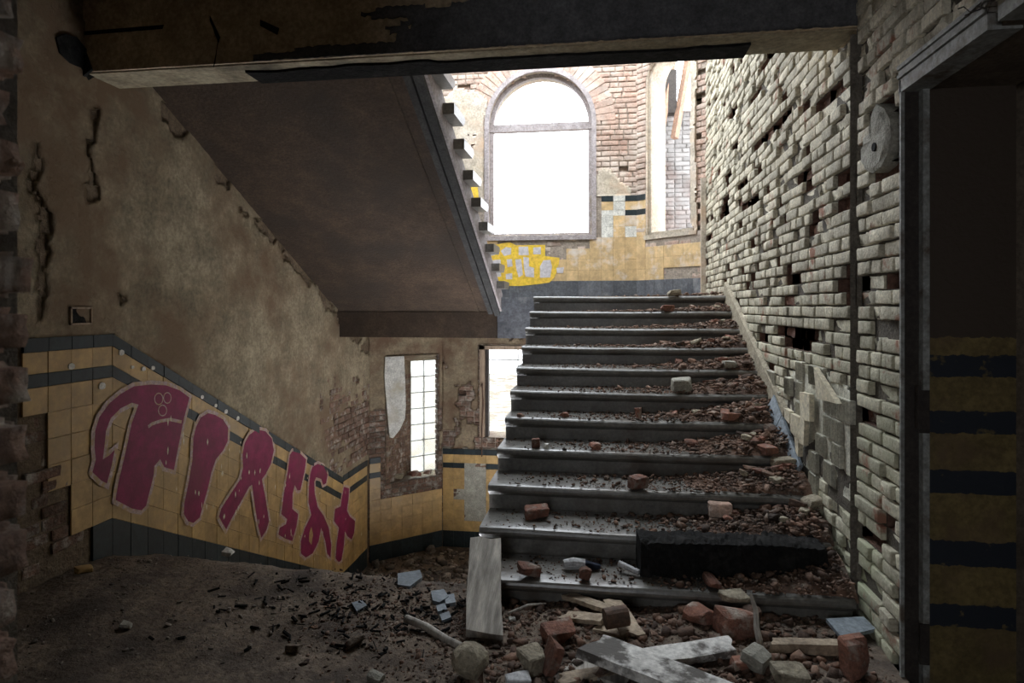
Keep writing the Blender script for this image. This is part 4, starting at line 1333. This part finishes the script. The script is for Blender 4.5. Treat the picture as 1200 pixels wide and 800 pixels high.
# ------------------------------------------------------------------ outside
og = struct(MB().box(-60, 60, YB+.45, 80, -2.3, -2.0).build('ground_outside', 'leafground'))
yard = tag(MB().box(-30, 12, 33.0, 33.4, -2.0, 1.2).build('garden_wall', 'whitewash'), 'low white wall far across the leaf strewn yard, seen through the low window', 'wall')
wing = thing('neighbouring_wing', 'bright brick side wing seen through the right arched window', 'building', (2.6, 11.0, -2.0))
wa = MB(); wa.box(.92, 1.94, 10.19, 15.5, -2.0, 4.6)
o = wa.build('wall', 'whitewash', wing); o.location = (-2.6, -11, 2)
wb_ = MB(); F_W = Frame((.90, 10.15, 0), (1, 0, 0), (0, 1, 0))
cells = courses(0, 1.05, 1.3, 4.6, lambda v: [], 31)
pl, mo = lay_bricks(F_W, cells, lambda u, v, r: 0, 32)
which = np.array([BKEYS.index(q[0]) for q in pl]); ms = np.array([np.array(q[1]) for q in pl])
o = stuff(link('brickwork', array_mesh('brickwork', [BP[k_] for k_ in BKEYS], which, ms, 'wingbrick'), wing)); o.location = (-2.6, -11, 2)
o = mo.build('mortar_face', 'wingbrick', wing); o.location = (-2.6, -11, 2)
for i, (x0, x1) in enumerate(((.86, 1.12), (1.08, 1.36))):
    r1 = MB().tube([(x0, 9.7, 4.05), (x1, 9.9, 5.6)], .06, 4); o = r1.build('rafter', 'roofwood', wing); o.location = (-2.6, -11, 2)
o = MB().box(.80, 1.12, 9.75, 9.95, 4.45, 5.1).build('eaves_board', 'darksteel', wing); o.location = (-2.6, -11, 2)

# ------------------------------------------------------------------ rubble
def chunk_proto(seed, flat=1.0):
    r = random.Random(seed)
    vs_ = [(x*r.uniform(.6, 1.1), y*r.uniform(.6, 1.1), z*flat*r.uniform(.55, 1.1)) for x in (-.5, .5) for y in (-.5, .5) for z in (-.5, .5)]
    vs_ += [(r.uniform(-.2, .2), r.uniform(-.2, .2), .62*flat), (.62*r.uniform(.8, 1.1), 0, r.uniform(-.1, .2))]
    fs = [(0, 1, 3, 2), (0, 4, 5, 1), (2, 3, 7, 6), (0, 2, 6, 4), (1, 5, 8), (5, 7, 8), (7, 3, 8), (3, 1, 8), (4, 6, 9), (6, 7, 9), (7, 5, 9), (5, 4, 9)]
    return vs_, fs


def shard_proto(seed):
    r = random.Random(seed); n = r.choice((3, 4, 4, 5))
    a0 = sorted(r.uniform(0, 6.28) if k else 0 for k in range(n)); a0 = [k*6.283/n+r.uniform(-.4, .4) for k in range(n)]
    lo = [(.6*r.uniform(.7, 1.2)*math.cos(a), .5*r.uniform(.7, 1.2)*math.sin(a), -.2) for a in a0]
    hi = [(x*r.uniform(.6, 1.0), y*r.uniform(.6, 1.0), r.uniform(.1, .35)) for x, y, z in lo]
    return lo+hi, [tuple(range(n))[::-1], tuple(range(n, 2*n))]+[(i, (i+1) % n, n+(i+1) % n, n+i) for i in range(n)]


CP = [shard_proto(s) if s % 3 else chunk_proto(s, .7) for s in range(15)]


def scatter(name, pts, sizes, mat, parent=None, flatten=.6):
    K = len(pts); ms = np.zeros((K, 4, 4)); which = rng.integers(0, len(CP), K)
    a = rng.uniform(0, 2*np.pi, K); tilt = rng.normal(0, .45, K); b = rng.uniform(0, 2*np.pi, K)
    for i in range(K):
        m = Euler((tilt[i]*math.cos(b[i]), tilt[i]*math.sin(b[i]), a[i])).to_matrix()
        s = sizes[i]
        sc = Matrix.Diagonal((s*rng.uniform(.7, 1.5), s*rng.uniform(.6, 1.0), s*rng.uniform(.35, 1.0)))
        ms[i, :3, :3] = np.array(m @ sc); ms[i, :3, 3] = pts[i]; ms[i, 3, 3] = 1
    o = link(name, array_mesh(name, CP, which, ms, mat), parent)
    return stuff(o)


# fragments and dust on the steps: deep towards the wall, thin at the open end
def heap(n, f, yy):
    """height of rubble on tread n at fraction f across, yy from nosing to riser"""
    b = max(0.0, (f-.50)/.50)**1.5
    amp = (.03, .05, .06, .085, .09, .11, .13, .13, .12, .12, .12)[n]
    return b*amp*(.25+.75*min(1, yy/.22))*min(1, yy/.06)


pts = []; sizes = []; hm = MB()
for n in range(11):
    ztr = MID-n*R; yn = Y0-n*T
    cnt = 1500 if n else 600
    for k in range(cnt):
        f = rnd.random()**.45 if rnd.random() < .84 else rnd.random()
        dep = T-.02 if n else .9
        yy = rnd.uniform(.015, dep+.03); yy = dep+.03-(dep+.015)*rnd.random()**1.25 if f < .6 else yy
        s = min(.05, .005+rnd.expovariate(1/.0078)*(.45+f*.9))
        if yy < .03: s = min(s, .02)
        pts.append((SX+.03+(XR-SX-.06)*f, yn+yy, ztr+heap(n, f, min(yy, T))+s*.18)); sizes.append(s)
    nxh, nyh = 40, 6; base = len(hm.v)
    dep = T+.03 if n else 1.0
    for i in range(nxh+1):
        for j in range(nyh+1):
            f = .30+.70*i/nxh; yy = .02+dep*j/nyh
            h = heap(n, f, min(yy, T))*(.6+.8*float(fbm(f*9, yy*14+n, 70)))-(.016 if j else .03)
            hm.v.append((SX+(XR-SX-.01)*f, yn+yy, ztr+h))
    for i in range(nxh):
        for j in range(nyh):
            a = base+i*(nyh+1)+j; hm.f.append((a, a+nyh+1, a+nyh+2, a+1))
o = stuff(hm.build('rubble', 'rubble')); tag(o, 'reddish dust and crumbled brick banked up on the stone steps against the brick wall', 'rubble')
o = scatter('rubble', pts, sizes, 'rubble'); tag(o, 'loose brick crumbs and splinters scattered all over the stone steps', 'rubble')

# grit over the dirt floor, denser by the foot of the steps
pts = []; sizes = []
for k in range(16000):
    if k < 3600:
        x = rnd.uniform(XL+.05, XR-.05); y = rnd.uniform(1.9, 3.42)
        if x < -1.3 and float(fbm(x*2.2, y*2.2, 66)) < .5: continue
    elif k < 13800:
        x = rnd.uniform(-.62, XR-.04)-abs(rnd.gauss(0, .16)); y = rnd.uniform(2.3, 3.24)
    else:
        x = rnd.gauss(-1.05, .3); y = rnd.gauss(3.02, .22)
    if x > -.62 and y > 3.22: continue
    if y > 3.45 or x > XR-.03 or x < XL+.03: continue
    dens = x > -.62
    s = .004+rnd.expovariate(1/(.004 if dens and rnd.random() < .8 else (.015 if dens else .005))); s = min(s, .06 if dens else .026)
    pts.append((x, y, float(dirt_height(x, y))+s*.15)); sizes.append(s)
half = [i for i in range(len(pts)) if pts[i][0] > -.62 or abs(pts[i][0]+1.05) < .45]
rest = [i for i in range(len(pts)) if i not in set(half)]
o = scatter('grit', [pts[i] for i in half], [sizes[i] for i in half], 'rubble'); tag(o, 'broken brick and stone bits littering the floor at the foot of the steps', 'rubble')
o = scatter('grit', [pts[i] for i in rest], [sizes[i] for i in rest], 'grit'); tag(o, 'fine grit and pebbles scattered over the dirt floor on the left', 'grit')
tw_ = MB(); r_ = random.Random(44)
for k in range(240):
    x = r_.gauss(-1.15, .38); y = r_.gauss(3.0, .22)
    if y > 3.4 or x > -.66 or x < XL+.1: continue
    a = r_.uniform(0, 6.28); L = r_.uniform(.006, .030); z = float(dirt_height(x, y))+.006
    tw_.tube([(x-L*math.cos(a), y-L*math.sin(a), z), (x+L*math.cos(a), y+L*math.sin(a), z+r_.uniform(-.002, .012))], r_.uniform(.002, .008), 5)
o = stuff(tw_.build('splinters', 'char')); tag(o, 'charred splinters strewn over the dirt floor left of the leaning plank', 'splinters')
# debris on the lower landing
pts = []; sizes = []
for k in range(1500):
    x = rnd.uniform(XL+.1, -.3); y = rnd.uniform(6.9, 8.3)
    if x < -2.2 and y > 7.73+(x+2.95)*.88-.05: continue
    s = .01+rnd.expovariate(1/.03); s = min(s, .14); pts.append((x, y, LOW+s*.15)); sizes.append(s)
o = scatter('rubble', pts, sizes, 'grit'); tag(o, 'rubble covering the lower landing beyond the floor edge', 'rubble')


# ---- single pieces
def lump(name, loc, size, rot, mat, seed, label, cat, group=None, sub=2, rough=.16, boxy=True):
    import bmesh
    bm = bmesh.new()
    if boxy:
        bmesh.ops.create_cube(bm, size=1)
        bmesh.ops.bevel(bm, geom=bm.edges[:], offset=.07, segments=1, affect='EDGES')
        bmesh.ops.subdivide_edges(bm, edges=bm.edges[:], cuts=1, use_grid_fill=True)
        bmesh.ops.triangulate(bm, faces=bm.faces[:])
    else:
        bmesh.ops.create_icosphere(bm, subdivisions=sub, radius=.5)
    r = random.Random(seed)
    cut = [Vector((r.uniform(-1, 1), r.uniform(-1, 1), r.uniform(-1, 1))).normalized() for _ in range(3)]
    for v in bm.verts:
        nn = float(fbm(v.co.x*3.1+seed, v.co.y*3.1+v.co.z*2.3, seed, 3))-.5
        v.co += v.co*nn*rough*2
        for c in cut:
            e = v.co.dot(c)-.43
            if e > 0: v.co -= c*e*.85
    for v in bm.verts: v.co = Vector((v.co.x*size[0], v.co.y*size[1], v.co.z*size[2]))
    me = bpy.data.meshes.new(name); bm.to_mesh(me); bm.free(); me.materials.append(MAT[mat])
    o = link(name, me, None, loc, rot)
    # rest the piece on its support
    bpy.context.view_layer.update()
    zmin = min((o.rotation_euler.to_matrix() @ v.co).z for v in me.vertices)
    o.location.z = loc[2]-zmin-.006
    return tag(o, label, cat, group)


def tread_at(n, x, y):
    """world point on tread n that shows at pixel x, y"""
    z = MID-n*R
    X, Y = on_z(z+.0, x, y)
    f = (X-SX)/(XR-SX)
    yy = min(max(Y-(Y0-n*T), .04), T-.03)
    return (X, Y0-n*T+yy, z+heap(n, min(max(f, 0), 1), yy)*.85)


RB = (
    (9, 629, 606, (.14, .10, .065), 'redbrick', 'dark red half brick lying at the left of the second step', .2),
    (9, 840, 605, (.13, .09, .085), 'palebrick', 'pale squared brick piece standing on the second step beside the charred beam', .05),
    (8, 748, 573, (.10, .09, .085), 'redbrick', 'pinkish red brick lump in the middle of the third step', .6),
    (7, 628, 524, (.055, .055, .065), 'redbrick', 'small upright red brick stub at the left of the fourth step', .1),
    (7, 697, 526, (.07, .055, .045), 'redbrick', 'flat brown brick chip near the middle of the fourth step', .5),
    (7, 640, 525, (.035, .035, .035), 'whitetile', 'tiny white stone right beside the upright brick stub', .5),
    (6, 662, 488, (.06, .05, .035), 'redbrick', 'small brown brick chip left of centre on the fifth step', .9),
    (6, 610, 488, (.04, .04, .03), 'redbrick', 'tiny brown chip nearest the open end of the fifth step', .9),
    (6, 748, 490, (.045, .045, .075), 'redbrick', 'small pointed orange brick splinter standing on the fifth step', .9),
    (5, 800, 460, (.15, .11, .10), 'tilebed', 'grey pale-topped stone block on the sixth step', .15),
    (9, 947, 606, (.15, .10, .07), 'mortarlump', 'rough pale mortar lump by the wall at the right of the second step', .4),
    (8, 912, 560, (.13, .09, .07), 'mortarlump', 'wedge of broken mortar near the wall on the third step', .2),
    (7, 915, 548, (.10, .09, .05), 'redbrick', 'red brick piece by the slate skirting on the fourth step', .5),
    (6, 885, 520, (.10, .08, .05), 'redbrick', 'brown brick piece among rubble by the wall on the fifth step', .5),
    (4, 882, 446, (.10, .07, .06), 'tilebed', 'grey stone at the wall end of the seventh step', .2),
    (2, 846, 380, (.13, .06, .05), 'mortarlump', 'pale angular chip at the wall end of the third step from the top', .5),
    (1, 788, 365, (.12, .08, .06), 'redbrick', 'pink brick piece on the second step from the top', .5),
    (0, 812, 343, (.12, .09, .06), 'mortarlump', 'pale lump on the edge of the upper landing', .3),
    (10, 912, 660, (.10, .08, .06), 'redbrick', 'dull red brick end behind the charred beam by the wall', .3),
    (10, 940, 652, (.12, .08, .06), 'redbrick', 'cracked brown brick in the corner of the first step and wall', 1.1),
)
for i, (n, x, y, size, mat, label, rz) in enumerate(RB):
    lump('brick_fragment' if 'brick' in mat else 'stone_fragment', tread_at(n, x, y), size, (rnd.uniform(-.12, .12), rnd.uniform(-.1, .1), rz), mat, 300+i, label, 'fragment', 'single pieces lying on the stone steps', rough=.12)
# more middling pieces in the bank of rubble
ORD = ('landing edge', 'second step from top', 'third step from top', 'eighth step', 'seventh step', 'sixth step', 'fifth step', 'fourth step', 'third step', 'second step', 'lowest step')
NTH = ('nearest the wall', 'second from the wall', 'third from the wall', 'fourth from the wall', 'fifth from the wall', 'sixth from the wall', 'seventh from the wall', 'eighth from the wall')
bits = {}
for i in range(84):
    n = (1, 2, 3, 3, 4, 5, 5, 6, 6, 7, 7, 8, 8, 9, 9, 10)[i % 16]
    mt = ('redbrick', 'rubble', 'mortarlump', 'rubble')[(i//16) % 4]
    bits.setdefault((n, mt), []).append(1-rnd.random()**1.8*.36)
kk = 0
for (n, mt), fs_ in bits.items():
    for q_, f in enumerate(sorted(fs_, reverse=True)):
        yy = rnd.uniform(.06, T-.02); s = rnd.uniform(.03, .068); kk += 1
        z = MID-n*R
        lump('brick_fragment' if mt != 'mortarlump' else 'mortar_fragment', (SX+(XR-SX-.10)*f, Y0-n*T+yy, z+heap(n, f, yy)*.85), (s*rnd.uniform(.9, 1.6), s, s*rnd.uniform(.35, .7)),
             (rnd.uniform(-.3, .3), rnd.uniform(-.3, .3), rnd.uniform(0, 6)), mt, 500+kk,
             '%s in the rubble on the %s, %s' % ({'redbrick': 'red brick bit', 'rubble': 'brown brick bit', 'mortarlump': 'pale mortar bit'}[mt], ORD[n], NTH[q_] if len(fs_) > 1 else 'near the wall'),
             'fragment', 'brick fragments in the rubble bank on the steps', rough=.14)

FL = lambda x, y, z=0.0: on_z(z, x, y)
def fl_piece(name, x, y, size, rot, mat, label, cat, group=None, seed=1, z=None, **k):
    X, Y = FL(x, y, .02)
    h = float(dirt_height(X, Y)) if z is None else z
    return lump(name, (X, Y, h), size, rot, mat, seed, label, cat, group, **k)


fl_piece('boulder', 551, 792, (.17, .15, .145), (.2, .1, .3), 'mortarlump', 'big sandy boulder at the foot of the leaning plank', 'stone', seed=21, boxy=False, rough=.30)
fl_piece('brick', 655, 752, (.15, .10, .07), (.1, -.05, .5), 'redbrick', 'pink topped brick lying flat in the middle foreground', 'brick', 'loose bricks in the foreground', seed=22)
fl_piece('brick', 646, 792, (.035, .13, .14), (.0, .35, .35), 'redbrick', 'thin brown brick slab tilted on edge in the middle foreground', 'brick', 'loose bricks in the foreground', seed=23)
fl_piece('stone_fragment', 624, 785, (.12, .11, .075), (.1, .1, .8), 'mortarlump', 'crumbly sandy mortar lump left of the tilted brick slab', 'fragment', seed=24)
fl_piece('stone_fragment', 606, 803, (.10, .08, .05), (.1, .1, .3), 'paper', 'whitish flat stone at the bottom edge right of the boulder', 'fragment', seed=25)
fl_piece('brick', 1003, 797, (.105, .075, .165), (.06, -.12, .25), 'redbrick', 'red brick standing on end at the right foreground', 'brick', 'loose bricks in the foreground', seed=26, rough=.06)
fl_piece('brick', 861, 745, (.16, .12, .12), (.1, .05, .4), 'redbrick', 'dark red brick capped with pale mortar below the charred beam', 'brick', 'loose bricks in the foreground', seed=27, rough=.10)
fl_piece('stone_fragment', 860, 727, (.12, .09, .03), (.1, .05, .4), 'mortarlump', 'pale mortar cap sitting on the dark red brick', 'fragment', seed=28, z=.12)
fl_piece('stone_fragment', 886, 790, (.13, .09, .08), (.2, .1, 1.0), 'tilebed', 'grey green mortar lump beside the small pink stone', 'fragment', seed=29)
fl_piece('brick_fragment', 868, 788, (.07, .06, .055), (.2, .1, .2), 'redbrick', 'small pink brick stone right of the big white board', 'fragment', seed=30)
fl_piece('stone_fragment', 925, 806, (.13, .10, .07), (.1, .1, .2), 'mortarlump', 'sandy lump at the bottom edge left of the standing brick', 'fragment', seed=31)
fl_piece('brick_fragment', 820, 735, (.13, .10, .07), (.1, .1, .7), 'redbrick', 'dark red brick piece in the shade under the charred beam', 'fragment', seed=32)
fl_piece('stone_fragment', 880, 735, (.09, .09, .10), (.3, .1, .7), 'rubble', 'brown clod leaning beside the upright twig', 'fragment', seed=33)


def board(name, p0, p1, w, th, mat, label, cat, roll=0.0, z0=0.0, z1=0.0, taper=1.0, group=None, seed=0):
    """a sawn board from p0 to p1 (plan), with slightly split ends"""
    a = Vector((p0[0], p0[1], z0)); b = Vector((p1[0], p1[1], z1)); d = (b-a); L = d.length; d.normalize()
    side = Vector((-d.y, d.x, 0)).normalized(); up = d.cross(side)
    if up.z < 0: up = -up
    R_ = Matrix.Rotation(roll, 3, d); side = R_ @ side; up = R_ @ up
    r = random.Random(seed); n = 12; mb_ = MB(); vs_ = []
    for i in range(n+1):
        f = i/n; ww = w*(1+(taper-1)*f)
        for sgn, top in ((-1, 0), (-.33, 0), (.33, 0), (1, 0), (1, 1), (.33, 1), (-.33, 1), (-1, 1)):
            e = (r.uniform(-.010, .010)+(.02 if sgn > 0 else 0) if i in (0, n) else 0)
            p = d*(L*f+e)+side*(sgn*ww/2+r.uniform(-.002, .002)+.004*math.sin(f*5))+up*((th if top else 0)+r.uniform(-.001, .001))
            vs_.append(p)
    fs = [(0, 1, 6, 7), (1, 2, 5, 6), (2, 3, 4, 5)]+[tuple(n*8+k for k in q)[::-1] for q in ((0, 1, 6, 7), (1, 2, 5, 6), (2, 3, 4, 5))]
    for i in range(n):
        for k in range(8):
            fs.append((i*8+k, i*8+(k+1) % 8, (i+1)*8+(k+1) % 8, (i+1)*8+k))
    mb_.add(vs_, fs)
    o = mb_.build(name, mat); o.location = a
    return tag(o, label, cat, group)


board('plank', FL(568, 757), on_y(3.30, 568, 640)[:1]+(3.30,), .165, .035, 'weathered', 'grey weathered plank leaning on the open end of the lowest steps', 'plank', z0=.03, z1=.262, taper=.98, seed=3)
board('plank', FL(690, 752, .13), FL(930, 850, .10), .20, .035, 'paintedboard', 'big flaking white board lying in the middle foreground', 'board', z0=.10, z1=.085, roll=-.10, seed=4)
board('plank', FL(860, 756, .07), FL(742, 775, .05), .115, .03, 'paintedboard', 'shorter white board sticking out behind the big white board', 'board', z0=.055, z1=.035, seed=5)
board('timber', FL(901, 755, .06), FL(990, 757, .06), .055, .045, 'rawwood', 'short split yellowish timber lying left of the standing red brick', 'timber', z0=.03, z1=.035, seed=6)
board('plank', FL(664, 700, .05), FL(712, 720, .05), .06, .02, 'rawwood', 'narrow brown slat at the back of the pile below the first step', 'plank', z0=.05, z1=.07, group='boards piled below the first step', seed=7)
board('plank', FL(660, 721, .05), FL(706, 730, .05), .075, .02, 'rawwood', 'short pale slat with a ragged end left of the rusty tin', 'plank', z0=.035, z1=.06, group='boards piled below the first step', seed=8)
board('plank', FL(716, 708, .05), FL(742, 744, .05), .085, .02, 'rawwood', 'pale broad slat under the rusty tin pointing at the viewer', 'plank', z0=.06, z1=.045, group='boards piled below the first step', seed=9, taper=1.2)
board('plank', FL(697, 738, .03), FL(738, 748, .03), .07, .015, 'rawwood', 'splintered slat end in front of the rusty tin', 'plank', z0=.035, z1=.04, group='boards piled below the first step', seed=10)
board('plank', FL(668, 778, .02), FL(735, 796, .02), .14, .02, 'weathered', 'grey board piece lying flat beneath the big white board', 'plank', z0=.015, z1=.02, seed=11)
board('plank', FL(655, 801, .02), FL(725, 788, .02), .07, .02, 'rawwood', 'rusty brown slat at the bottom edge in front of the tilted slab', 'plank', z0=.02, z1=.02, seed=12)
tin = MB(); tX, tY = FL(722, 735, .08)
tin.tube([(tX-.05, tY, .115), (tX+.05, tY+.03, .125)], .045, 16)
tag(tin.build('tin_can', 'rust'), 'rusty tin can lying on the slats below the first step', 'can')
rim = None
sX, sY = FL(476, 737); eX, eY = FL(545, 766)
st = MB().tube([(sX, sY, .05), (sX+(eX-sX)*.35, sY+(eY-sY)*.3, .045), (sX+(eX-sX)*.7, sY+(eY-sY)*.72, .03), (eX, eY, .025)], [.019, .017, .018, .016], 8)
tag(st.build('stick', 'weathered', smooth=True), 'short grey stick lying on the dirt beside the boulder', 'stick')
tw = MB(); a = FL(893, 770); 
tw.tube([(a[0], a[1], .02), (a[0]-.01, a[1]+.05, .10), (a[0]-.005, a[1]+.09, .16), (a[0]-.02, a[1]+.12, .22)], [.016, .014, .012, .008], 6)
tag(tw.build('twig', 'weathered'), 'knotty twig sticking up beside the dark red brick', 'twig')
tw = MB(); a = FL(596, 728); b = FL(640, 716)
tw.tube([(a[0], a[1], .04), ((a[0]+b[0])/2, (a[1]+b[1])/2, .055), (b[0], b[1], .04)], [.006, .006, .004], 6)
tag(tw.build('twig', 'weathered'), 'thin bent twig right of the leaning plank below the first step', 'twig')
# slate tile by the wall
q = [FL(968, 728, .07), FL(1012, 726, .07), FL(1026, 741, .05), FL(986, 749, .05)]
sm = MB(); sm.hexa([(q[0][0], q[0][1], .068), (q[1][0], q[1][1], .07), (q[2][0], q[2][1], .052), (q[3][0], q[3][1], .045)], [(q[0][0], q[0][1], .084), (q[1][0], q[1][1], .086), (q[2][0], q[2][1], .068), (q[3][0], q[3][1], .061)])
tag(sm.build('slate_tile', 'bluetile'), 'blue grey slate tile lying loose at the foot of the right wall', 'tile')
# blue stone scraps at the edge of the dirt floor
for i, (pts, lab) in enumerate((
        ([(466, 668), (492, 664), (495, 672), (480, 683), (466, 681)], 'broad blue grey stone slab on the edge of the dirt floor'),
        ([(505, 686), (520, 684), (526, 692), (515, 699), (507, 697)], 'blue stone scrap furthest left in the row beside the leaning plank'),
        ([(521, 690), (532, 688), (534, 698), (522, 700)], 'light blue stone scrap in the middle of the row beside the plank'),
        ([(511, 702), (521, 699), (524, 706), (513, 709)], 'small greenish stone scrap nearer the viewer beside the plank'),
        ([(515, 713), (526, 709), (529, 716), (518, 720)], 'pale stone scrap nearest the viewer beside the plank'),
        ([(412, 703), (424, 700), (430, 706), (418, 713)], 'grey stone scrap alone on the dirt left of the slab'))):
    mb_ = MB(); pp = [FL(x, y, .045) for x, y in pts]; h = max(float(dirt_height(*p)) for p in pp)
    mb_.prism(pp, lambda a, b, d: (a, b, d), h-.006, h+.014)
    tag(mb_.build('stone_scrap', 'bluetile'), lab, 'stone', 'blue stone scraps on the dirt floor')
for i, (x, y, s, lab) in enumerate(((268, 653, .05, 'bent white shard at the back edge of the dirt floor'), (98, 682, .06, 'ochre tile shard by the left corner of the dirt floor'), (148, 742, .045, 'pale pebble on the left of the dirt floor'), (345, 760, .05, 'dark clod in the middle of the dirt floor'), (415, 755, .06, 'dark rounded clod left of the stick'), (600, 725, .03, 'small white stone right of the leaning plank'), (440, 795, .05, 'pale flake at the bottom left of the boulder'))):
    fl_piece('stone_fragment', x, y, (s*1.3, s, s*.6), (.2, .1, i), ('whitetile', 'ochre', 'tilebed', 'dirt', 'dirt', 'whitetile', 'tilebed')[i], lab, 'fragment', 'single stones on the floor', seed=60+i)
for i, (loc, sz, mt, lb) in enumerate(SILL):
    lump('stone_fragment' if mt == 'mortarlump' else 'brick_fragment', loc, (sz*1.4, sz, sz*.6), (.1, .1, i*.8), mt, 90+i, lb, 'fragment', 'pieces on the narrow window sill')
# things on the lowest step
X, Y, Z = tread_at(10, 620, 675)
lump('brick_fragment', (X, Y, Z), (.11, .07, .06), (.2, .1, .5), 'redbrick', 71, 'orange brick flake on the lowest step right of the leaning plank', 'fragment')
X, Y, Z = tread_at(10, 672, 668)
rag = thing('rag_bundle', 'white crumpled wrapper with dark blue cloth end on the lowest step', 'litter', (X, Y, Z))
MB().tube([(-.05, 0, .03), (.0, .01, .035), (.06, .015, .03)], [.022, .028, .024], 9).build('wrapper', 'paper', rag)
MB().tube([(.055, .015, .028), (.10, .02, .02), (.14, .03, .015)], [.024, .022, .012], 8).build('cloth', 'navy', rag)
X, Y, Z = tread_at(10, 685, 678)
lump('brick_fragment', (X, Y, Z), (.06, .04, .06), (.2, .3, .2), 'redbrick', 72, 'small red brick chip in front of the white wrapper', 'fragment')
X, Y, Z = tread_at(10, 737, 672)
tag(MB().tube([(X-.05, Y+.03, Z+.04), (X+.05, Y-.03, Z+.02)], .016, 8).build('pipe_offcut', 'paper'), 'short white pipe piece leaning at the end of the charred beam', 'pipe')
# charred beam
bx0, by0 = on_z(.15, 752, 676); bx1, by1 = on_z(.15, 968, 682)
import bmesh
bm = bmesh.new(); bmesh.ops.create_cube(bm, size=1)
bmesh.ops.subdivide_edges(bm, edges=[e for e in bm.edges if abs((e.verts[0].co-e.verts[1].co).x) > .5], cuts=56, use_grid_fill=True)
bmesh.ops.subdivide_edges(bm, edges=[e for e in bm.edges if abs((e.verts[0].co-e.verts[1].co).x) < .01], cuts=4, use_grid_fill=True)
Lb = math.hypot(bx1-bx0, by1-by0)+.02
for v in bm.verts:
    x, y, z = v.co
    c = (float(fbm(x*26, y*5+z*7, 3, 3))-.5)+1.3*(float(fbm(x*60, y*9+z*9, 4, 2))-.5)
    yy, zz = y*.20, z*.185
    ro = 1-.25*max(0, abs(y)+abs(z)-.72)
    v.co = Vector((x*Lb, yy*ro*(1+.16*c), zz*ro*(1+.22*c)-(.03*max(0, x-.25)*2 if z > 0 else 0)))
me = bpy.data.meshes.new('charred_beam'); bm.to_mesh(me); bm.free(); me.materials.append(MAT['char'])
cb = link('charred_beam', me, None, ((bx0+bx1)/2, (by0+by1)/2+.12, MID-10*R+.095), (0, 0, math.atan2(by1-by0, bx1-bx0)))
tag(cb, 'black charred beam lying across the lowest step against the brick wall', 'beam')
